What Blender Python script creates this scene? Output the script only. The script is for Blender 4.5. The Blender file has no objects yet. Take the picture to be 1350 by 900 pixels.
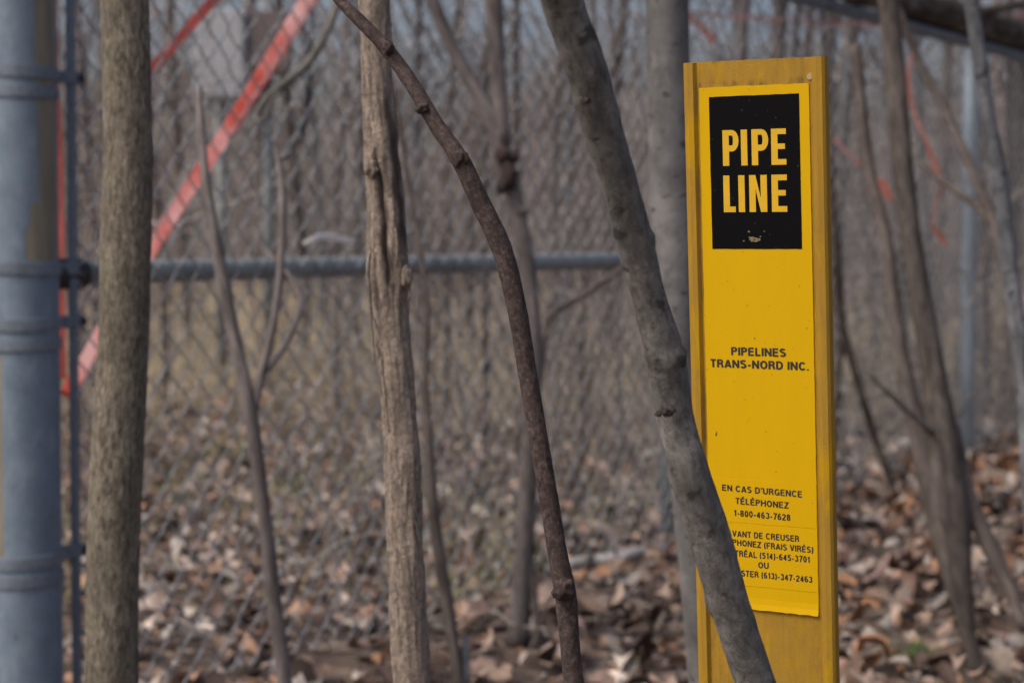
import bpy, bmesh, math, random
import numpy as np
from mathutils import Vector, noise
R = math.radians
SC = bpy.context.scene
COL = SC.collection
rng = np.random.default_rng(7)
random.seed(7)

# ------------------------------------------------------------------ camera
PITCH = 2.87
FPX = 2812.0                      # focal length in pixels of the 1350 px wide photograph
cd = bpy.data.cameras.new('camera'); cam = bpy.data.objects.new('camera', cd); COL.objects.link(cam)
cd.sensor_width = 36; cd.lens = 75
cam.location = (0, 0, .85); cam.rotation_euler = (R(90 - PITCH), 0, 0)
cd.clip_start = .05; cd.clip_end = 2000
cd.dof.use_dof = True; cd.dof.focus_distance = 1.47; cd.dof.aperture_fstop = 9.6; cd.dof.aperture_blades = 7
SC.camera = cam

# ------------------------------------------------------------------ sky, sun, exposure
w = bpy.data.worlds.new('World'); SC.world = w; w.use_nodes = True
SUN_EL, SUN_AZ = 52, -120         # azimuth measured from +Y towards +X: behind the camera, to the left
nt = w.node_tree
bg = nt.nodes['Background']; sky = nt.nodes.new('ShaderNodeTexSky')
sky.sky_type = 'NISHITA'; sky.sun_disc = False; sky.sun_elevation = R(SUN_EL); sky.sun_rotation = R(SUN_AZ)
sky.air_density = .65; sky.dust_density = 6.0; sky.ozone_density = .5
nt.links.new(sky.outputs['Color'], bg.inputs['Color']); bg.inputs['Strength'].default_value = .14
sd = bpy.data.lights.new('sun', 'SUN'); sun = bpy.data.objects.new('sun', sd); COL.objects.link(sun)
sd.energy = .95; sd.angle = R(26); sd.color = (1, .96, .9)
sv = Vector((math.sin(R(SUN_AZ)) * math.cos(R(SUN_EL)), math.cos(R(SUN_AZ)) * math.cos(R(SUN_EL)), math.sin(R(SUN_EL))))
sun.rotation_euler = sv.to_track_quat('Z', 'Y').to_euler(); sun.location = (-4, -3, 6)
SC.view_settings.view_transform = 'Standard'; SC.view_settings.look = 'None'
SC.view_settings.exposure = 0.42; SC.view_settings.gamma = 1
SC.render.engine = 'CYCLES'; SC.cycles.use_denoising = True
SC.cycles.max_bounces = 5; SC.cycles.diffuse_bounces = 3; SC.cycles.glossy_bounces = 2

# ------------------------------------------------------------------ helpers
def P(px, py, Y):
    """the world point at distance Y along the view that the photograph shows at (px, py)"""
    p = R(PITCH)
    d = np.array([(px - 675) / FPX, math.cos(p) + math.sin(p) * (450 - py) / FPX, -math.sin(p) + math.cos(p) * (450 - py) / FPX])
    return np.array([0, 0, .85]) + d * (Y / d[1])

def tag(o, label=None, cat=None, group=None, kind=None):
    if label: o['label'] = label
    if cat: o['category'] = cat
    if group: o['group'] = group
    if kind: o['kind'] = kind
    return o

def empty(name, loc, label, cat, group=None):
    o = bpy.data.objects.new(name, None); COL.objects.link(o); o.location = loc; o.empty_display_size = .05
    return tag(o, label, cat, group)

def link(name, me, mat, parent=None, smooth=True):
    """world-space mesh data -> object, kept in place under its parent"""
    o = bpy.data.objects.new(name, me); COL.objects.link(o)
    if mat: me.materials.append(mat)
    if smooth: me.polygons.foreach_set('use_smooth', [True] * len(me.polygons))
    if parent:
        o.parent = parent
        off = Vector(parent.location); pp = parent.parent
        while pp: off += Vector(pp.location); pp = pp.parent
        if parent.type == 'EMPTY': o.location = -Vector(parent.location)
    return o

def mesh_from(V, F, name='m'):
    me = bpy.data.meshes.new(name)
    me.from_pydata([tuple(v) for v in np.asarray(V).tolist()], [], [tuple(f) for f in F]); me.update()
    return me

def quads_mesh(V, Q, name='m'):
    V = np.ascontiguousarray(V, dtype=np.float32); Q = np.ascontiguousarray(Q, dtype=np.int32)
    me = bpy.data.meshes.new(name)
    me.vertices.add(len(V)); me.vertices.foreach_set('co', V.ravel())
    me.loops.add(Q.size); me.loops.foreach_set('vertex_index', Q.ravel())
    me.polygons.add(len(Q)); me.polygons.foreach_set('loop_start', np.arange(0, Q.size, Q.shape[1], dtype=np.int32))
    me.update(calc_edges=True); me.validate()
    return me

def set_col(me, C, name='col'):
    a = me.color_attributes.new(name, 'FLOAT_COLOR', 'POINT')
    C = np.hstack([C, np.ones((len(C), 1))]).astype(np.float32)
    a.data.foreach_set('color', C.ravel())

def set_vec(me, A, name):
    a = me.attributes.new(name, 'FLOAT_VECTOR', 'POINT'); a.data.foreach_set('vector', np.asarray(A, dtype=np.float32).ravel())

def many_tubes(PT, RD, sides, col=None):
    """N polylines of k points each -> one mesh of open tubes"""
    N, k, _ = PT.shape
    T = np.gradient(PT, axis=1); T /= np.linalg.norm(T, axis=2, keepdims=True) + 1e-9
    ref = np.where(np.abs(T[..., 1:2]) > .9, np.array([1., 0, 0]), np.array([0, 1., 0]))
    B = np.cross(T, ref); B /= np.linalg.norm(B, axis=2, keepdims=True) + 1e-9
    Nn = np.cross(B, T)
    a = np.arange(sides) * 2 * math.pi / sides
    V = PT[:, :, None, :] + RD[:, :, None, None] * (np.cos(a)[None, None, :, None] * B[:, :, None, :] + np.sin(a)[None, None, :, None] * Nn[:, :, None, :])
    base = (np.arange(N) * k * sides)[:, None, None] + (np.arange(k - 1) * sides)[None, :, None]
    i0 = np.arange(sides)[None, None, :]; i1 = (i0 + 1) % sides
    Q = np.stack([base + i0, base + i1, base + sides + i1, base + sides + i0], axis=-1).reshape(-1, 4)
    me = quads_mesh(V.reshape(-1, 3), Q)
    if col is not None: set_col(me, np.repeat(col, k * sides, axis=0))
    return me

def spline(pts, step):
    """Catmull-Rom through rows (x, y, z, r), resampled about every STEP metres"""
    pts = np.asarray(pts, float)
    L = np.maximum(1e-6, np.linalg.norm(np.diff(pts[:, :3], axis=0), axis=1)); D = np.diff(pts, axis=0) / L[:, None]
    M_ = np.vstack([D[:1], (D[:-1] * L[1:, None] + D[1:] * L[:-1, None]) / (L[1:] + L[:-1])[:, None], D[-1:]]); out = []
    for i in range(len(L)):
        n = max(2, int(L[i] / step))
        for t in np.arange(n) / n:
            out.append((2 * t ** 3 - 3 * t * t + 1) * pts[i] + (t ** 3 - 2 * t * t + t) * L[i] * M_[i] + (3 * t * t - 2 * t ** 3) * pts[i + 1] + (t ** 3 - t * t) * L[i] * M_[i + 1])
    q = pts
    out.append(q[-1]); out = np.array(out); out[:, 3] = np.maximum(out[:, 3], .0008)
    return out

def trunk_mesh(pts, nseg=24, step=.02, disp=None, seed=0, cap=True):
    """one continuous tapering stem; disp(theta, s, r) gives the change of radius"""
    S = spline(pts, step); n = len(S)
    T = np.gradient(S[:, :3], axis=0); T /= np.linalg.norm(T, axis=1, keepdims=True)
    s = np.concatenate([[0], np.cumsum(np.linalg.norm(np.diff(S[:, :3], axis=0), axis=1))])
    V, A = [], []
    ref = np.array([0, 1., 0])
    for i in range(n):
        b = np.cross(T[i], ref); b /= np.linalg.norm(b); m = np.cross(b, T[i])   # theta=0 sideways, 90 deg along view axis
        for j in range(nseg):
            th = 2 * math.pi * j / nseg
            r = S[i, 3]
            if disp: r = max(.0005, r + disp(th, s[i], S[i, :3], r))
            V.append(S[i, :3] + r * (math.cos(th) * b + math.sin(th) * m))
            A.append((S[i, 3] * math.cos(th) + seed * 1.7, S[i, 3] * math.sin(th), s[i]))
    F = [(i * nseg + j, i * nseg + (j + 1) % nseg, (i + 1) * nseg + (j + 1) % nseg, (i + 1) * nseg + j) for i in range(n - 1) for j in range(nseg)]
    if cap: F += [tuple(range(nseg))[::-1], tuple((n - 1) * nseg + j for j in range(nseg))]
    me = mesh_from(V, F); set_vec(me, A, 'bark')
    return me, S

def nz(x, y, z): return noise.noise(Vector((x, y, z)))

def rough(amp, freq=60, stretch=.25, lump=.0):
    """bark relief: AMP as a share of the radius"""
    def d(th, s, p, r):
        c, sn = math.cos(th), math.sin(th); rr = .02 + r
        v = nz(c * rr * freq, sn * rr * freq, s * freq * stretch) + .5 * nz(c * rr * freq * 2.3, sn * rr * freq * 2.3, s * freq * stretch * 2.3 + 9)
        return r * (amp * v + lump * nz(c * .7, sn * .7 + p[0] * 3, s * 9))
    return d

# ------------------------------------------------------------------ materials
class G:
    """small node-graph helper"""
    def __init__(s, name):
        s.m = bpy.data.materials.new(name); s.m.use_nodes = True; s.t = s.m.node_tree; s.b = s.t.nodes['Principled BSDF']
    def n(s, typ, ins=None, **kw):
        o = s.t.nodes.new(typ)
        for k, v in kw.items(): setattr(o, k, v)
        for k, v in (ins or {}).items(): s.put(o.inputs[k], v)
        return o
    def put(s, sock, v):
        if hasattr(v, 'is_linked') or isinstance(v, bpy.types.NodeSocket): s.t.links.new(v, sock)
        elif isinstance(v, tuple) and len(v) == 3 and sock.type == 'RGBA': sock.default_value = (*v, 1)
        else: sock.default_value = v
    def set(s, **kw):
        for k, v in kw.items(): s.put(s.b.inputs[k.replace('_', ' ')], v)
        return s
    def attr(s, name, what='Vector'): return s.n('ShaderNodeAttribute', attribute_name=name).outputs[what]
    def coord(s, what='Object'): return s.n('ShaderNodeTexCoord').outputs[what]
    def map(s, v, sc): return s.n('ShaderNodeMapping', {'Vector': v, 'Scale': sc}).outputs[0]
    def noise(s, v, scale, detail=4, rough=.6, dist=0): return s.n('ShaderNodeTexNoise', {'Vector': v, 'Scale': scale, 'Detail': detail, 'Roughness': rough, 'Distortion': dist}).outputs['Fac']
    def ramp(s, f, stops, interp='LINEAR'):
        r = s.n('ShaderNodeValToRGB', {'Fac': f}); e = r.color_ramp.elements; r.color_ramp.interpolation = interp
        while len(e) < len(stops): e.new(.5)
        for x, (p, c) in zip(e, stops): x.position = p; x.color = (*c, 1) if isinstance(c, tuple) else (c, c, c, 1)
        return r.outputs['Color']
    def mix(s, f, a, b, bt='MIX'):
        m = s.n('ShaderNodeMix', data_type='RGBA', blend_type=bt); s.put(m.inputs[0], f); s.put(m.inputs[6], a); s.put(m.inputs[7], b); return m.outputs[2]
    def math(s, op, a, b=0.): return s.n('ShaderNodeMath', {0: a, 1: b}, operation=op).outputs[0]
    def bump(s, h, dist, strength=1.): s.set(Normal=s.n('ShaderNodeBump', {'Height': h, 'Distance': dist, 'Strength': strength}).outputs[0]); return s

def bark(name, dark, mid, light, scale=90, stretch=.2, relief=.003, lichen=None, spots=None, blotch=9):
    g = G(name); v = g.attr('bark'); sv_ = g.map(v, (1, 1, stretch))
    f = g.noise(sv_, scale, 6, .68, .3)
    c = g.ramp(f, [(.33, dark), (.5, mid), (.68, light)])
    c = g.mix(1., c, g.ramp(g.noise(g.map(v, (1, 1, stretch * .7)), scale * .3, 4, .65, .6), [(.34, .6), (.62, 1.18)]), 'MULTIPLY')
    big = g.noise(v, blotch, 3, .6)
    c = g.mix(g.ramp(big, [(.4, 0.), (.62, .45)]), c, tuple(x * .55 for x in mid))
    if lichen: c = g.mix(g.ramp(g.noise(v, 26, 5, .7), [(.57, 0.), (.68, .6)]), c, lichen)
    if spots: c = g.mix(g.ramp(g.noise(g.map(v, (1, 1, 1.6)), 55, 2, .5), [(.63, 0.), (.7, .8)]), c, spots)
    g.set(Base_Color=c, Roughness=.9); g.b.inputs['Specular IOR Level'].default_value = .2
    return g.bump(f, relief).m

def plain(name, col, var=.3, scale=30, roughness=.7, metallic=0., relief=0.):
    g = G(name); f = g.noise(g.coord(), scale, 5, .65)
    c = g.ramp(f, [(.3, tuple(x * (1 - var) for x in col)), (.7, tuple(min(1, x * (1 + var)) for x in col))])
    g.set(Base_Color=c, Roughness=roughness, Metallic=metallic)
    if relief: g.bump(f, relief)
    return g.m

M = {}
M['bark_olive'] = bark('bark_olive', (.062, .053, .04), (.165, .144, .11), (.30, .266, .21), 240, .4, .0025, lichen=(.19, .175, .12))
M['bark_grey'] = bark('bark_grey', (.075, .07, .064), (.155, .147, .135), (.23, .22, .204), 160, .7, .0016, spots=(.035, .03, .028), blotch=22)
M['bark_smooth'] = bark('bark_smooth', (.10, .096, .093), (.165, .16, .156), (.22, .214, .21), 40, .8, .001, spots=(.05, .045, .045), blotch=12)
M['bark_red'] = bark('bark_red', (.032, .023, .02), (.07, .051, .046), (.135, .106, .097), 280, .8, .0012, blotch=30)
M['bark_brown'] = bark('bark_brown', (.06, .047, .041), (.118, .098, .087), (.185, .158, .143), 80, .25, .002)
M['bark_dark'] = bark('bark_dark', (.04, .032, .028), (.08, .068, .06), (.13, .112, .101), 80, .25, .002)
M['bark_purple'] = bark('bark_purple', (.075, .064, .06), (.15, .13, .124), (.23, .205, .196), 90, .2, .001)
M['bark_blue'] = bark('bark_blue', (.07, .073, .08), (.14, .145, .155), (.23, .235, .245), 60, .5, .001, spots=(.03, .03, .035))
M['burl'] = bark('burl', (.02, .013, .012), (.07, .046, .042), (.13, .10, .095), 60, .8, .003)
M['knot_dark'] = bark('knot_dark', (.02, .016, .014), (.06, .05, .045), (.13, .115, .105), 300, 1., .001)
M['bark_log'] = bark('bark_log', (.022, .017, .014), (.065, .052, .042), (.2, .175, .14), 34, .3, .006, blotch=5)
# stripped dead wood: silvery fibres, brown stains, dark splits and a painted side shadow
g = G('dead_wood'); v = g.attr('bark')
f = g.noise(g.map(v, (1, 1, .16)), 200, 6, .72, .5); f2 = g.noise(g.map(v, (1, 1, .4)), 85, 6, .75, .8); f3 = g.noise(g.map(v, (1, 1, .7)), 260, 5, .75)
c = g.ramp(f, [(.28, (.12, .086, .066)), (.44, (.30, .24, .19)), (.64, (.48, .40, .33))])
c = g.mix(g.ramp(f2, [(.44, 0.), (.58, .8)]), c, (.20, .155, .12))
c = g.mix(g.ramp(g.noise(v, 16, 4, .6), [(.48, 0.), (.62, .55)]), c, (.37, .295, .23))
c = g.mix(1., c, g.ramp(f3, [(.32, .5), (.62, 1.2)]), 'MULTIPLY')
c = g.mix(g.math('MULTIPLY', g.attr('split', 'Fac'), .9), c, (.062, .042, .032))
g.set(Base_Color=c, Roughness=.85); M['dead_wood'] = g.bump(g.math('ADD', g.math('ADD', f, f2), f3), .004).m
# twigs, leaves, grass carry their own colour per piece
def tinted(name, roughness=.85, trans=0.):
    g = G(name); c = g.attr('col', 'Color')
    f = g.noise(g.coord(), 45, 3, .6)
    c = g.mix(1., c, g.ramp(f, [(.3, .62), (.7, 1.25)]), 'MULTIPLY')
    g.set(Base_Color=c, Roughness=roughness); g.b.inputs['Specular IOR Level'].default_value = .25
    return g.m
M['twig'] = tinted('twig_bark'); M['leaf'] = tinted('dry_leaf', .6); M['grass'] = tinted('grass_blade', .8)
# galvanised fence parts, painted post
def galv(name, col):
    g = G(name); v = g.coord(); f = g.noise(v, 120, 5, .7); b_ = g.noise(g.map(v, (1, 1, .3)), 14, 4, .6)
    c = g.ramp(f, [(.3, tuple(x * .7 for x in col)), (.7, tuple(x * 1.2 for x in col))])
    c = g.mix(g.ramp(b_, [(.48, 0.), (.7, .55)]), c, tuple(x * .5 for x in col))
    g.set(Base_Color=c, Roughness=.55, Metallic=.25); return g.m
M['galv'] = galv('galvanised_steel', (.255, .28, .28)); M['galv_old'] = galv('weathered_steel', (.14, .155, .165)); M['wire'] = galv('galvanised_wire', (.27, .285, .305)); M['band'] = galv('band_steel', (.15, .18, .22))
M['post_line'] = galv('line_post_steel', (.19, .24, .29))
g = G('post_paint'); v = g.coord()
base = g.ramp(g.noise(v, 22, 5, .7), [(.3, (.095, .135, .18)), (.7, (.155, .205, .26))])
chips = g.noise(g.map(v, (1, 1, .4)), 62, 5, .62, 1.2)
base = g.mix(g.ramp(g.noise(g.map(v, (1, 1, .5)), 28, 6, .8), [(.52, 0.), (.62, .5)]), base, (.21, .255, .3))
base = g.mix(g.ramp(chips, [(.655, 0.), (.69, 1.)]), base, (.075, .088, .105))
base = g.mix(g.ramp(g.noise(g.map(v, (1, 1, .1)), 40, 3, .6), [(.5, 0.), (.8, .5)]), base, (.115, .145, .175))
pe = g.math('ADD', g.attr('peel', 'Fac'), g.math('MULTIPLY', g.math('SUBTRACT', g.noise(v, 60, 4, .7), .5), .5))
stain = g.ramp(g.noise(g.map(v, (1, 1, .1)), 90, 4, .6), [(.3, (.13, .115, .08)), (.7, (.22, .195, .14))])
base = g.mix(g.ramp(pe, [(.48, 0.), (.52, 1.)]), base, stain)
g.set(Base_Color=base, Roughness=.6); M['post_paint'] = g.bump(g.math('SUBTRACT', 0., g.ramp(pe, [(.46, 0.), (.52, 1.)])), .0015).m
# marker post
g = G('weathered_fibreglass'); v = g.coord()
st = g.noise(g.map(v, (1, 1, .02)), 300, 3, .5)
c = g.ramp(st, [(.25, (.30, .168, .02)), (.55, (.325, .187, .024)), (.78, (.35, .207, .032))])
c = g.mix(g.ramp(g.noise(g.map(v, (1.4, 1.4, .35)), 42, 4, .65, .5), [(.55, 0.), (.68, .85)]), c, (.42, .24, .004))
c = g.mix(g.ramp(g.noise(v, 900, 3, .8), [(.62, 0.), (.74, .35)]), c, (.16, .10, .03))
grime = g.ramp(g.noise(g.map(v, (1, 1, .3)), 110, 5, .75), [(.46, .0), (.66, .9)])
c = g.mix(g.math('MULTIPLY', grime, g.attr('grime', 'Fac')), c, (.085, .055, .02))
c = g.mix(g.ramp(g.noise(v, 30, 5, .7), [(.5, 0.), (.75, .4)]), c, (.20, .125, .03))
g.b.inputs['Specular IOR Level'].default_value = .12
g.set(Base_Color=c, Roughness=.65); M['fibreglass'] = g.bump(g.noise(v, 500, 3, .6), .0002).m
def vinyl(name, col, dirt, amt, spec=.12):
    g = G(name); v = g.coord()
    c = g.mix(g.ramp(g.noise(g.map(v, (1, 1, .2)), 60, 5, .7), [(.35, 0.), (.75, .22)]), col, tuple(x * .78 for x in col))
    c = g.mix(g.ramp(g.noise(v, 420, 2, .5), [(.735, 0.), (.76, amt)]), c, dirt)
    g.set(Base_Color=c, Roughness=.6); g.b.inputs['Specular IOR Level'].default_value = spec
    return g.bump(g.noise(v, 14, 2, .5), .00025).m
M['yellow_vinyl'] = vinyl('yellow_vinyl', (.575, .342, .0), (.2, .11, .01), .8)
M['black_vinyl'] = vinyl('black_vinyl', (.004, .004, .005), (.12, .1, .05), .6, .05)
M['yellow_ink'] = plain('yellow_ink', (.60, .355, .003), .06, 80, .5)
M['black_ink'] = plain('black_ink', (.018, .013, .008), .3, 300, .6)
M['dirt'] = plain('dried_dirt', (.17, .14, .07), .5, 400, .9)
# faded red plastic
g = G('faded_red'); v = g.coord()
c = g.ramp(g.noise(v, 7, 4, .6), [(.36, (.44, .055, .035)), (.46, (.56, .18, .155)), (.55, (.64, .36, .345))])
g.set(Base_Color=c, Roughness=.5); M['red'] = g.m
M['dark_red'] = plain('dark_red', (.30, .05, .042), .35, 12, .55)
M['orange'] = plain('orange_tape', (.30, .105, .075), .25, 25, .5)
M['pink'] = plain('pink_tape', (.42, .17, .15), .25, 25, .5)
M['white'] = plain('white_plastic', (.82, .81, .79), .12, 40, .5)
M['black'] = plain('black_rubber', (.018, .018, .02), .3, 30, .6)
M['box_grey'] = plain('grey_enamel', (.36, .37, .39), .08, 6, .5)
M['box_brown'] = plain('brown_enamel', (.12, .095, .09), .15, 8, .6)
M['box_rivet'] = plain('aged_rivet', (.36, .27, .14), .25, 500, .5)
M['bleached'] = bark('bleached_wood', (.2, .19, .18), (.4, .39, .38), (.55, .54, .53), 60, .3, .001)
M['vine'] = bark('vine_bark', (.1, .095, .08), (.2, .19, .165), (.3, .29, .25), 120, .3, .001)
# ground
g = G('leaf_mould'); v = g.coord()
vo = g.n('ShaderNodeTexVoronoi', {'Vector': v, 'Scale': 16., 'Randomness': 1.})
c = g.ramp(g.n('ShaderNodeSeparateColor', {0: vo.outputs['Color']}).outputs[0],
           [(0., (.035, .024, .018)), (.35, (.11, .075, .055)), (.7, (.20, .15, .115)), (1., (.32, .25, .2))])
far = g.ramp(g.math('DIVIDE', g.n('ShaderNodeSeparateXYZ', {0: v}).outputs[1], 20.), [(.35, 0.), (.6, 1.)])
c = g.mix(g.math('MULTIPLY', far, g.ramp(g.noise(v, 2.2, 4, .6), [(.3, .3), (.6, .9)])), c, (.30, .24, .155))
c = g.mix(g.ramp(g.noise(v, 9, 4, .6), [(.35, .7), (.6, 0.)]), c, (.05, .036, .028))
g.set(Base_Color=c, Roughness=.95); M['ground'] = g.bump(vo.outputs['Distance'], .03).m

# ------------------------------------------------------------------ ground: one sheet to the horizon, finer near the fence
def gh(x, y):
    fade = 1.0 if y < 20 else max(0, 1 - (y - 20) / 20)
    return fade * (.035 * nz(x * .9, y * .9, 3.1) + .018 * nz(x * 3.1, y * 3.1, 8.2))
def axis(lo, hi, step, far):
    a = list(np.arange(lo, hi + 1e-6, step)); s = step
    b = [hi]; 
    while b[-1] < far: s *= 1.35; b.append(b[-1] + s)
    c = [lo]; s = step
    while c[-1] > -far: s *= 1.35; c.append(c[-1] - s)
    return np.array(c[1:][::-1] + a + b[1:])
gx, gy = axis(-5, 5, .1, 700), axis(0, 15, .1, 700)
V = [(x, y, gh(x, y)) for y in gy for x in gx]; nx = len(gx)
F = [(j * nx + i, j * nx + i + 1, (j + 1) * nx + i + 1, (j + 1) * nx + i) for j in range(len(gy) - 1) for i in range(nx - 1)]
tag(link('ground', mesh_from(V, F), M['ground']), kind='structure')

# ------------------------------------------------------------------ fence geometry (rail line measured, mesh on the near side)
FD = np.array([.482, .876, 0]); FN = np.array([.876, -.482, 0]); FA = np.array([-.728, 3.56, 0])
def fence_at(Y, off=0., z=0.):
    p = FA + FD * ((Y - FA[1]) / FD[1]) + FN * off; p[2] = z; return p
TOPZ = 1.56
fence = empty('chain_link_fence', fence_at(3.45), 'galvanised chain link fence with blue grey end post and horizontal brace rail', 'fence')
# end post with peeled patches
PC = fence_at(3.448); PR = .057
def lathe_post(c, r, z0, z1, n, rows, peel=False):
    V, A = [], []
    vd = math.atan2(-c[1], -c[0])        # the side that faces the camera
    for i in range(rows + 1):
        z = z0 + (z1 - z0) * i / rows
        for j in range(n):
            a = 2 * math.pi * j / n
            V.append((c[0] + r * math.cos(a), c[1] + r * math.sin(a), z))
            if peel:
                u = math.sin((a - vd + math.pi) % (2 * math.pi) - math.pi); front = math.cos(a - vd) > -.3
                y = 309 - (z - .85) * FPX / 3.4
                lo = .38 if y < 130 else .45 if y < 268 else .22 if y < 300 else .08
                k = 0.
                if front and y < 342: k = max(0, min(1, (u - lo) * 6 + .5)) * (1 if u < .93 else .4)
                if front and 465 < y < 735: k = max(k, max(0, min(1, (-.62 - u) * 6 + .5)))
                A.append(k)
    F = [(i * n + j, i * n + (j + 1) % n, (i + 1) * n + (j + 1) % n, (i + 1) * n + j) for i in range(rows) for j in range(n)]
    F += [tuple(range(n))[::-1], tuple(rows * n + j for j in range(n))]
    me = mesh_from(V, F)
    if peel: me.attributes.new('peel', 'FLOAT', 'POINT').data.foreach_set('value', A)
    return me
post = link('terminal_post', lathe_post(PC, PR, -.1, 1.62, 96, 300, True), M['post_paint'], fence)
cp = bmesh.new(); bmesh.ops.create_uvsphere(cp, u_segments=32, v_segments=12, radius=PR + .004)
for v_ in cp.verts: v_.co = Vector((PC[0], PC[1], 1.62)) + Vector((v_.co.x, v_.co.y, max(-.01, v_.co.z * .6)))
me = bpy.data.meshes.new('m'); cp.to_mesh(me); link('post_cap', me, M['galv'], post)
# tension bar
def box_mesh(c, ax, ay, az, hx, hy, hz, bev=.0):
    bm = bmesh.new(); bmesh.ops.create_cube(bm, size=2)
    if bev:
        for v_ in bm.verts: v_.co = Vector((v_.co.x * hx, v_.co.y * hy, v_.co.z * hz))
        bmesh.ops.bevel(bm, geom=bm.edges[:], offset=bev, segments=2, affect='EDGES', profile=.5)
    else:
        for v_ in bm.verts: v_.co = Vector((v_.co.x * hx, v_.co.y * hy, v_.co.z * hz))
    ax, ay, az, c = map(Vector, (ax, ay, az, c))
    for v_ in bm.verts: v_.co = c + ax * v_.co.x + ay * v_.co.y + az * v_.co.z
    me = bpy.data.meshes.new('m'); bm.to_mesh(me); bm.free(); return me
TB = P(97, 450, 3.52); TB[2] = 0
link('tension_bar', box_mesh((TB[0], TB[1], .78), FD, FN, (0, 0, 1), .0095, .003, .8, .001), M['band'], fence, smooth=False)
# bands round the post: with an ear to the bar, or plain
def band(z, ear=True, tilt=0.):
    n = 72; ro, ri, h = PR + .0035, PR + .0004, .0105
    V = []
    for j in range(n):
        a = 2 * math.pi * j / n
        for (r, dz) in ((ri, -h), (ro, -h + .001), (ro + .0002, 0), (ro, h - .001), (ri, h)):
            V.append((PC[0] + r * math.cos(a), PC[1] + r * math.sin(a), z + dz + tilt * math.cos(a)))
    F = [(j * 5 + k, ((j + 1) % n) * 5 + k, ((j + 1) % n) * 5 + (k + 1) % 5, j * 5 + (k + 1) % 5) for j in range(n) for k in range(5)]
    b = link('tension_band' if ear else 'brace_band', mesh_from(V, F), M['band'], post, smooth=False)
    if ear:
        d = TB - PC; d[2] = 0; L = np.linalg.norm(d); d /= L; q = np.array([-d[1], d[0], 0]); zt = z + tilt
        for s in (-1, 1):
            c = PC + d * (PR + (L - PR) / 2 + .006) - q * s * .0055
            link('band_ear', box_mesh((c[0], c[1], zt), d, q, (0, 0, 1), (L - PR) / 2 + .012, .0017, .0102, .0006), M['band'], b, smooth=False)
        c = TB + FD * .016; bm = bmesh.new()
        bmesh.ops.create_cone(bm, cap_ends=True, segments=6, radius1=.0075, radius2=.0075, depth=.026)
        rot = Vector(tuple(q)).to_track_quat('Z', 'Y').to_matrix()
        for v_ in bm.verts: v_.co = rot @ v_.co + Vector((c[0], c[1], zt))
        me = bpy.data.meshes.new('m'); bm.to_mesh(me); link('bolt', me, M['black'], b, smooth=False)
def zpx(y, Y=3.44): return .85 + (309 - y) / FPX * Y
for (y, e, t) in ((97, True, -.003), (123, False, -.001), (353, True, -.002), (427, True, .001), (453, False, .001), (740, True, .004), (764, False, .003), (-190, True, 0)):
    band(zpx(y), e, t)
# brace rail, top rail, line posts
def pipe(name, a, b, r, mat, n=20, par=fence, rows=2):
    PT = np.linspace(a, b, rows + 1)[None]; RD = np.full((1, rows + 1), r)
    return link(name, many_tubes(PT, RD, n), mat, par)
pipe('brace_rail', fence_at(3.50, 0, zpx(361, 3.5)), fence_at(5.72, 0, zpx(341.3, 5.72)), .0205, M['galv'])
cup = pipe('rail_end', fence_at(3.50, 0, zpx(361, 3.5)), fence_at(3.57, 0, zpx(360.5, 3.57)), .0265, M['black'])
pipe('top_rail', fence_at(3.46, 0, TOPZ), fence_at(12.9, 0, TOPZ), .0205, M['galv_old'])
for Y, col in ((5.75, 'galv_old'), (8.15, 'post_line'), (10.4, 'post_line'), (12.8, 'post_line')):
    q = fence_at(Y, -.0525); link('line_post', lathe_post(q, .031, -.1, TOPZ + .02, 28, 4), M[col], fence)
# the woven fabric: every wire zigzags and hooks its neighbour
W, H = .066, .066
t0 = np.dot(TB - FA, FD); t1 = (12.8 - FA[1]) / FD[1]
NW = int((t1 - t0) / (W / 2)); NS = int((TOPZ - .05) / (H / 2)) * 2
PT = np.zeros((NW, NS * 1 + 1, 3)); k = np.arange(NS + 1); zz = .045 + k * (H / 4) * 2
zz = .045 + k * (TOPZ - .05) / NS; per = (TOPZ - .05) / NS * 4
off = np.array([0, .0022, 0, -.0022])
for i in range(NW):
    side = (k + 2 * i) % 4                               # 0 left hook, 1 going right, 2 right hook, 3 going left
    x = np.where(side == 0, 0., np.where(side == 2, 1., .5)) * (W / 2 * 1.02) + i * W / 2 + t0
    jit = np.random.default_rng(900 + i)
    sag = jit.normal(0, .0012) + .012 * np.sin(x * 1.7 + zz * 2.2) + .006 * np.sin(x * 4.1 - zz * 5.0)
    nn = off[side] + .0245 + sag * (i > 2)
    PT[i] = FA + FD * x[:, None] + FN * nn[:, None]; PT[i] += FD * (.004 * np.sin(zz * 3.1 + i * .11) + jit.normal(0, .0008))[:, None]; PT[i, :, 2] = zz + .006 * np.sin(x * 5) + jit.normal(0, .0012)
link('wire_mesh', many_tubes(PT, np.full(PT.shape[:2], .00175), 4), M['wire'], fence)

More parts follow.
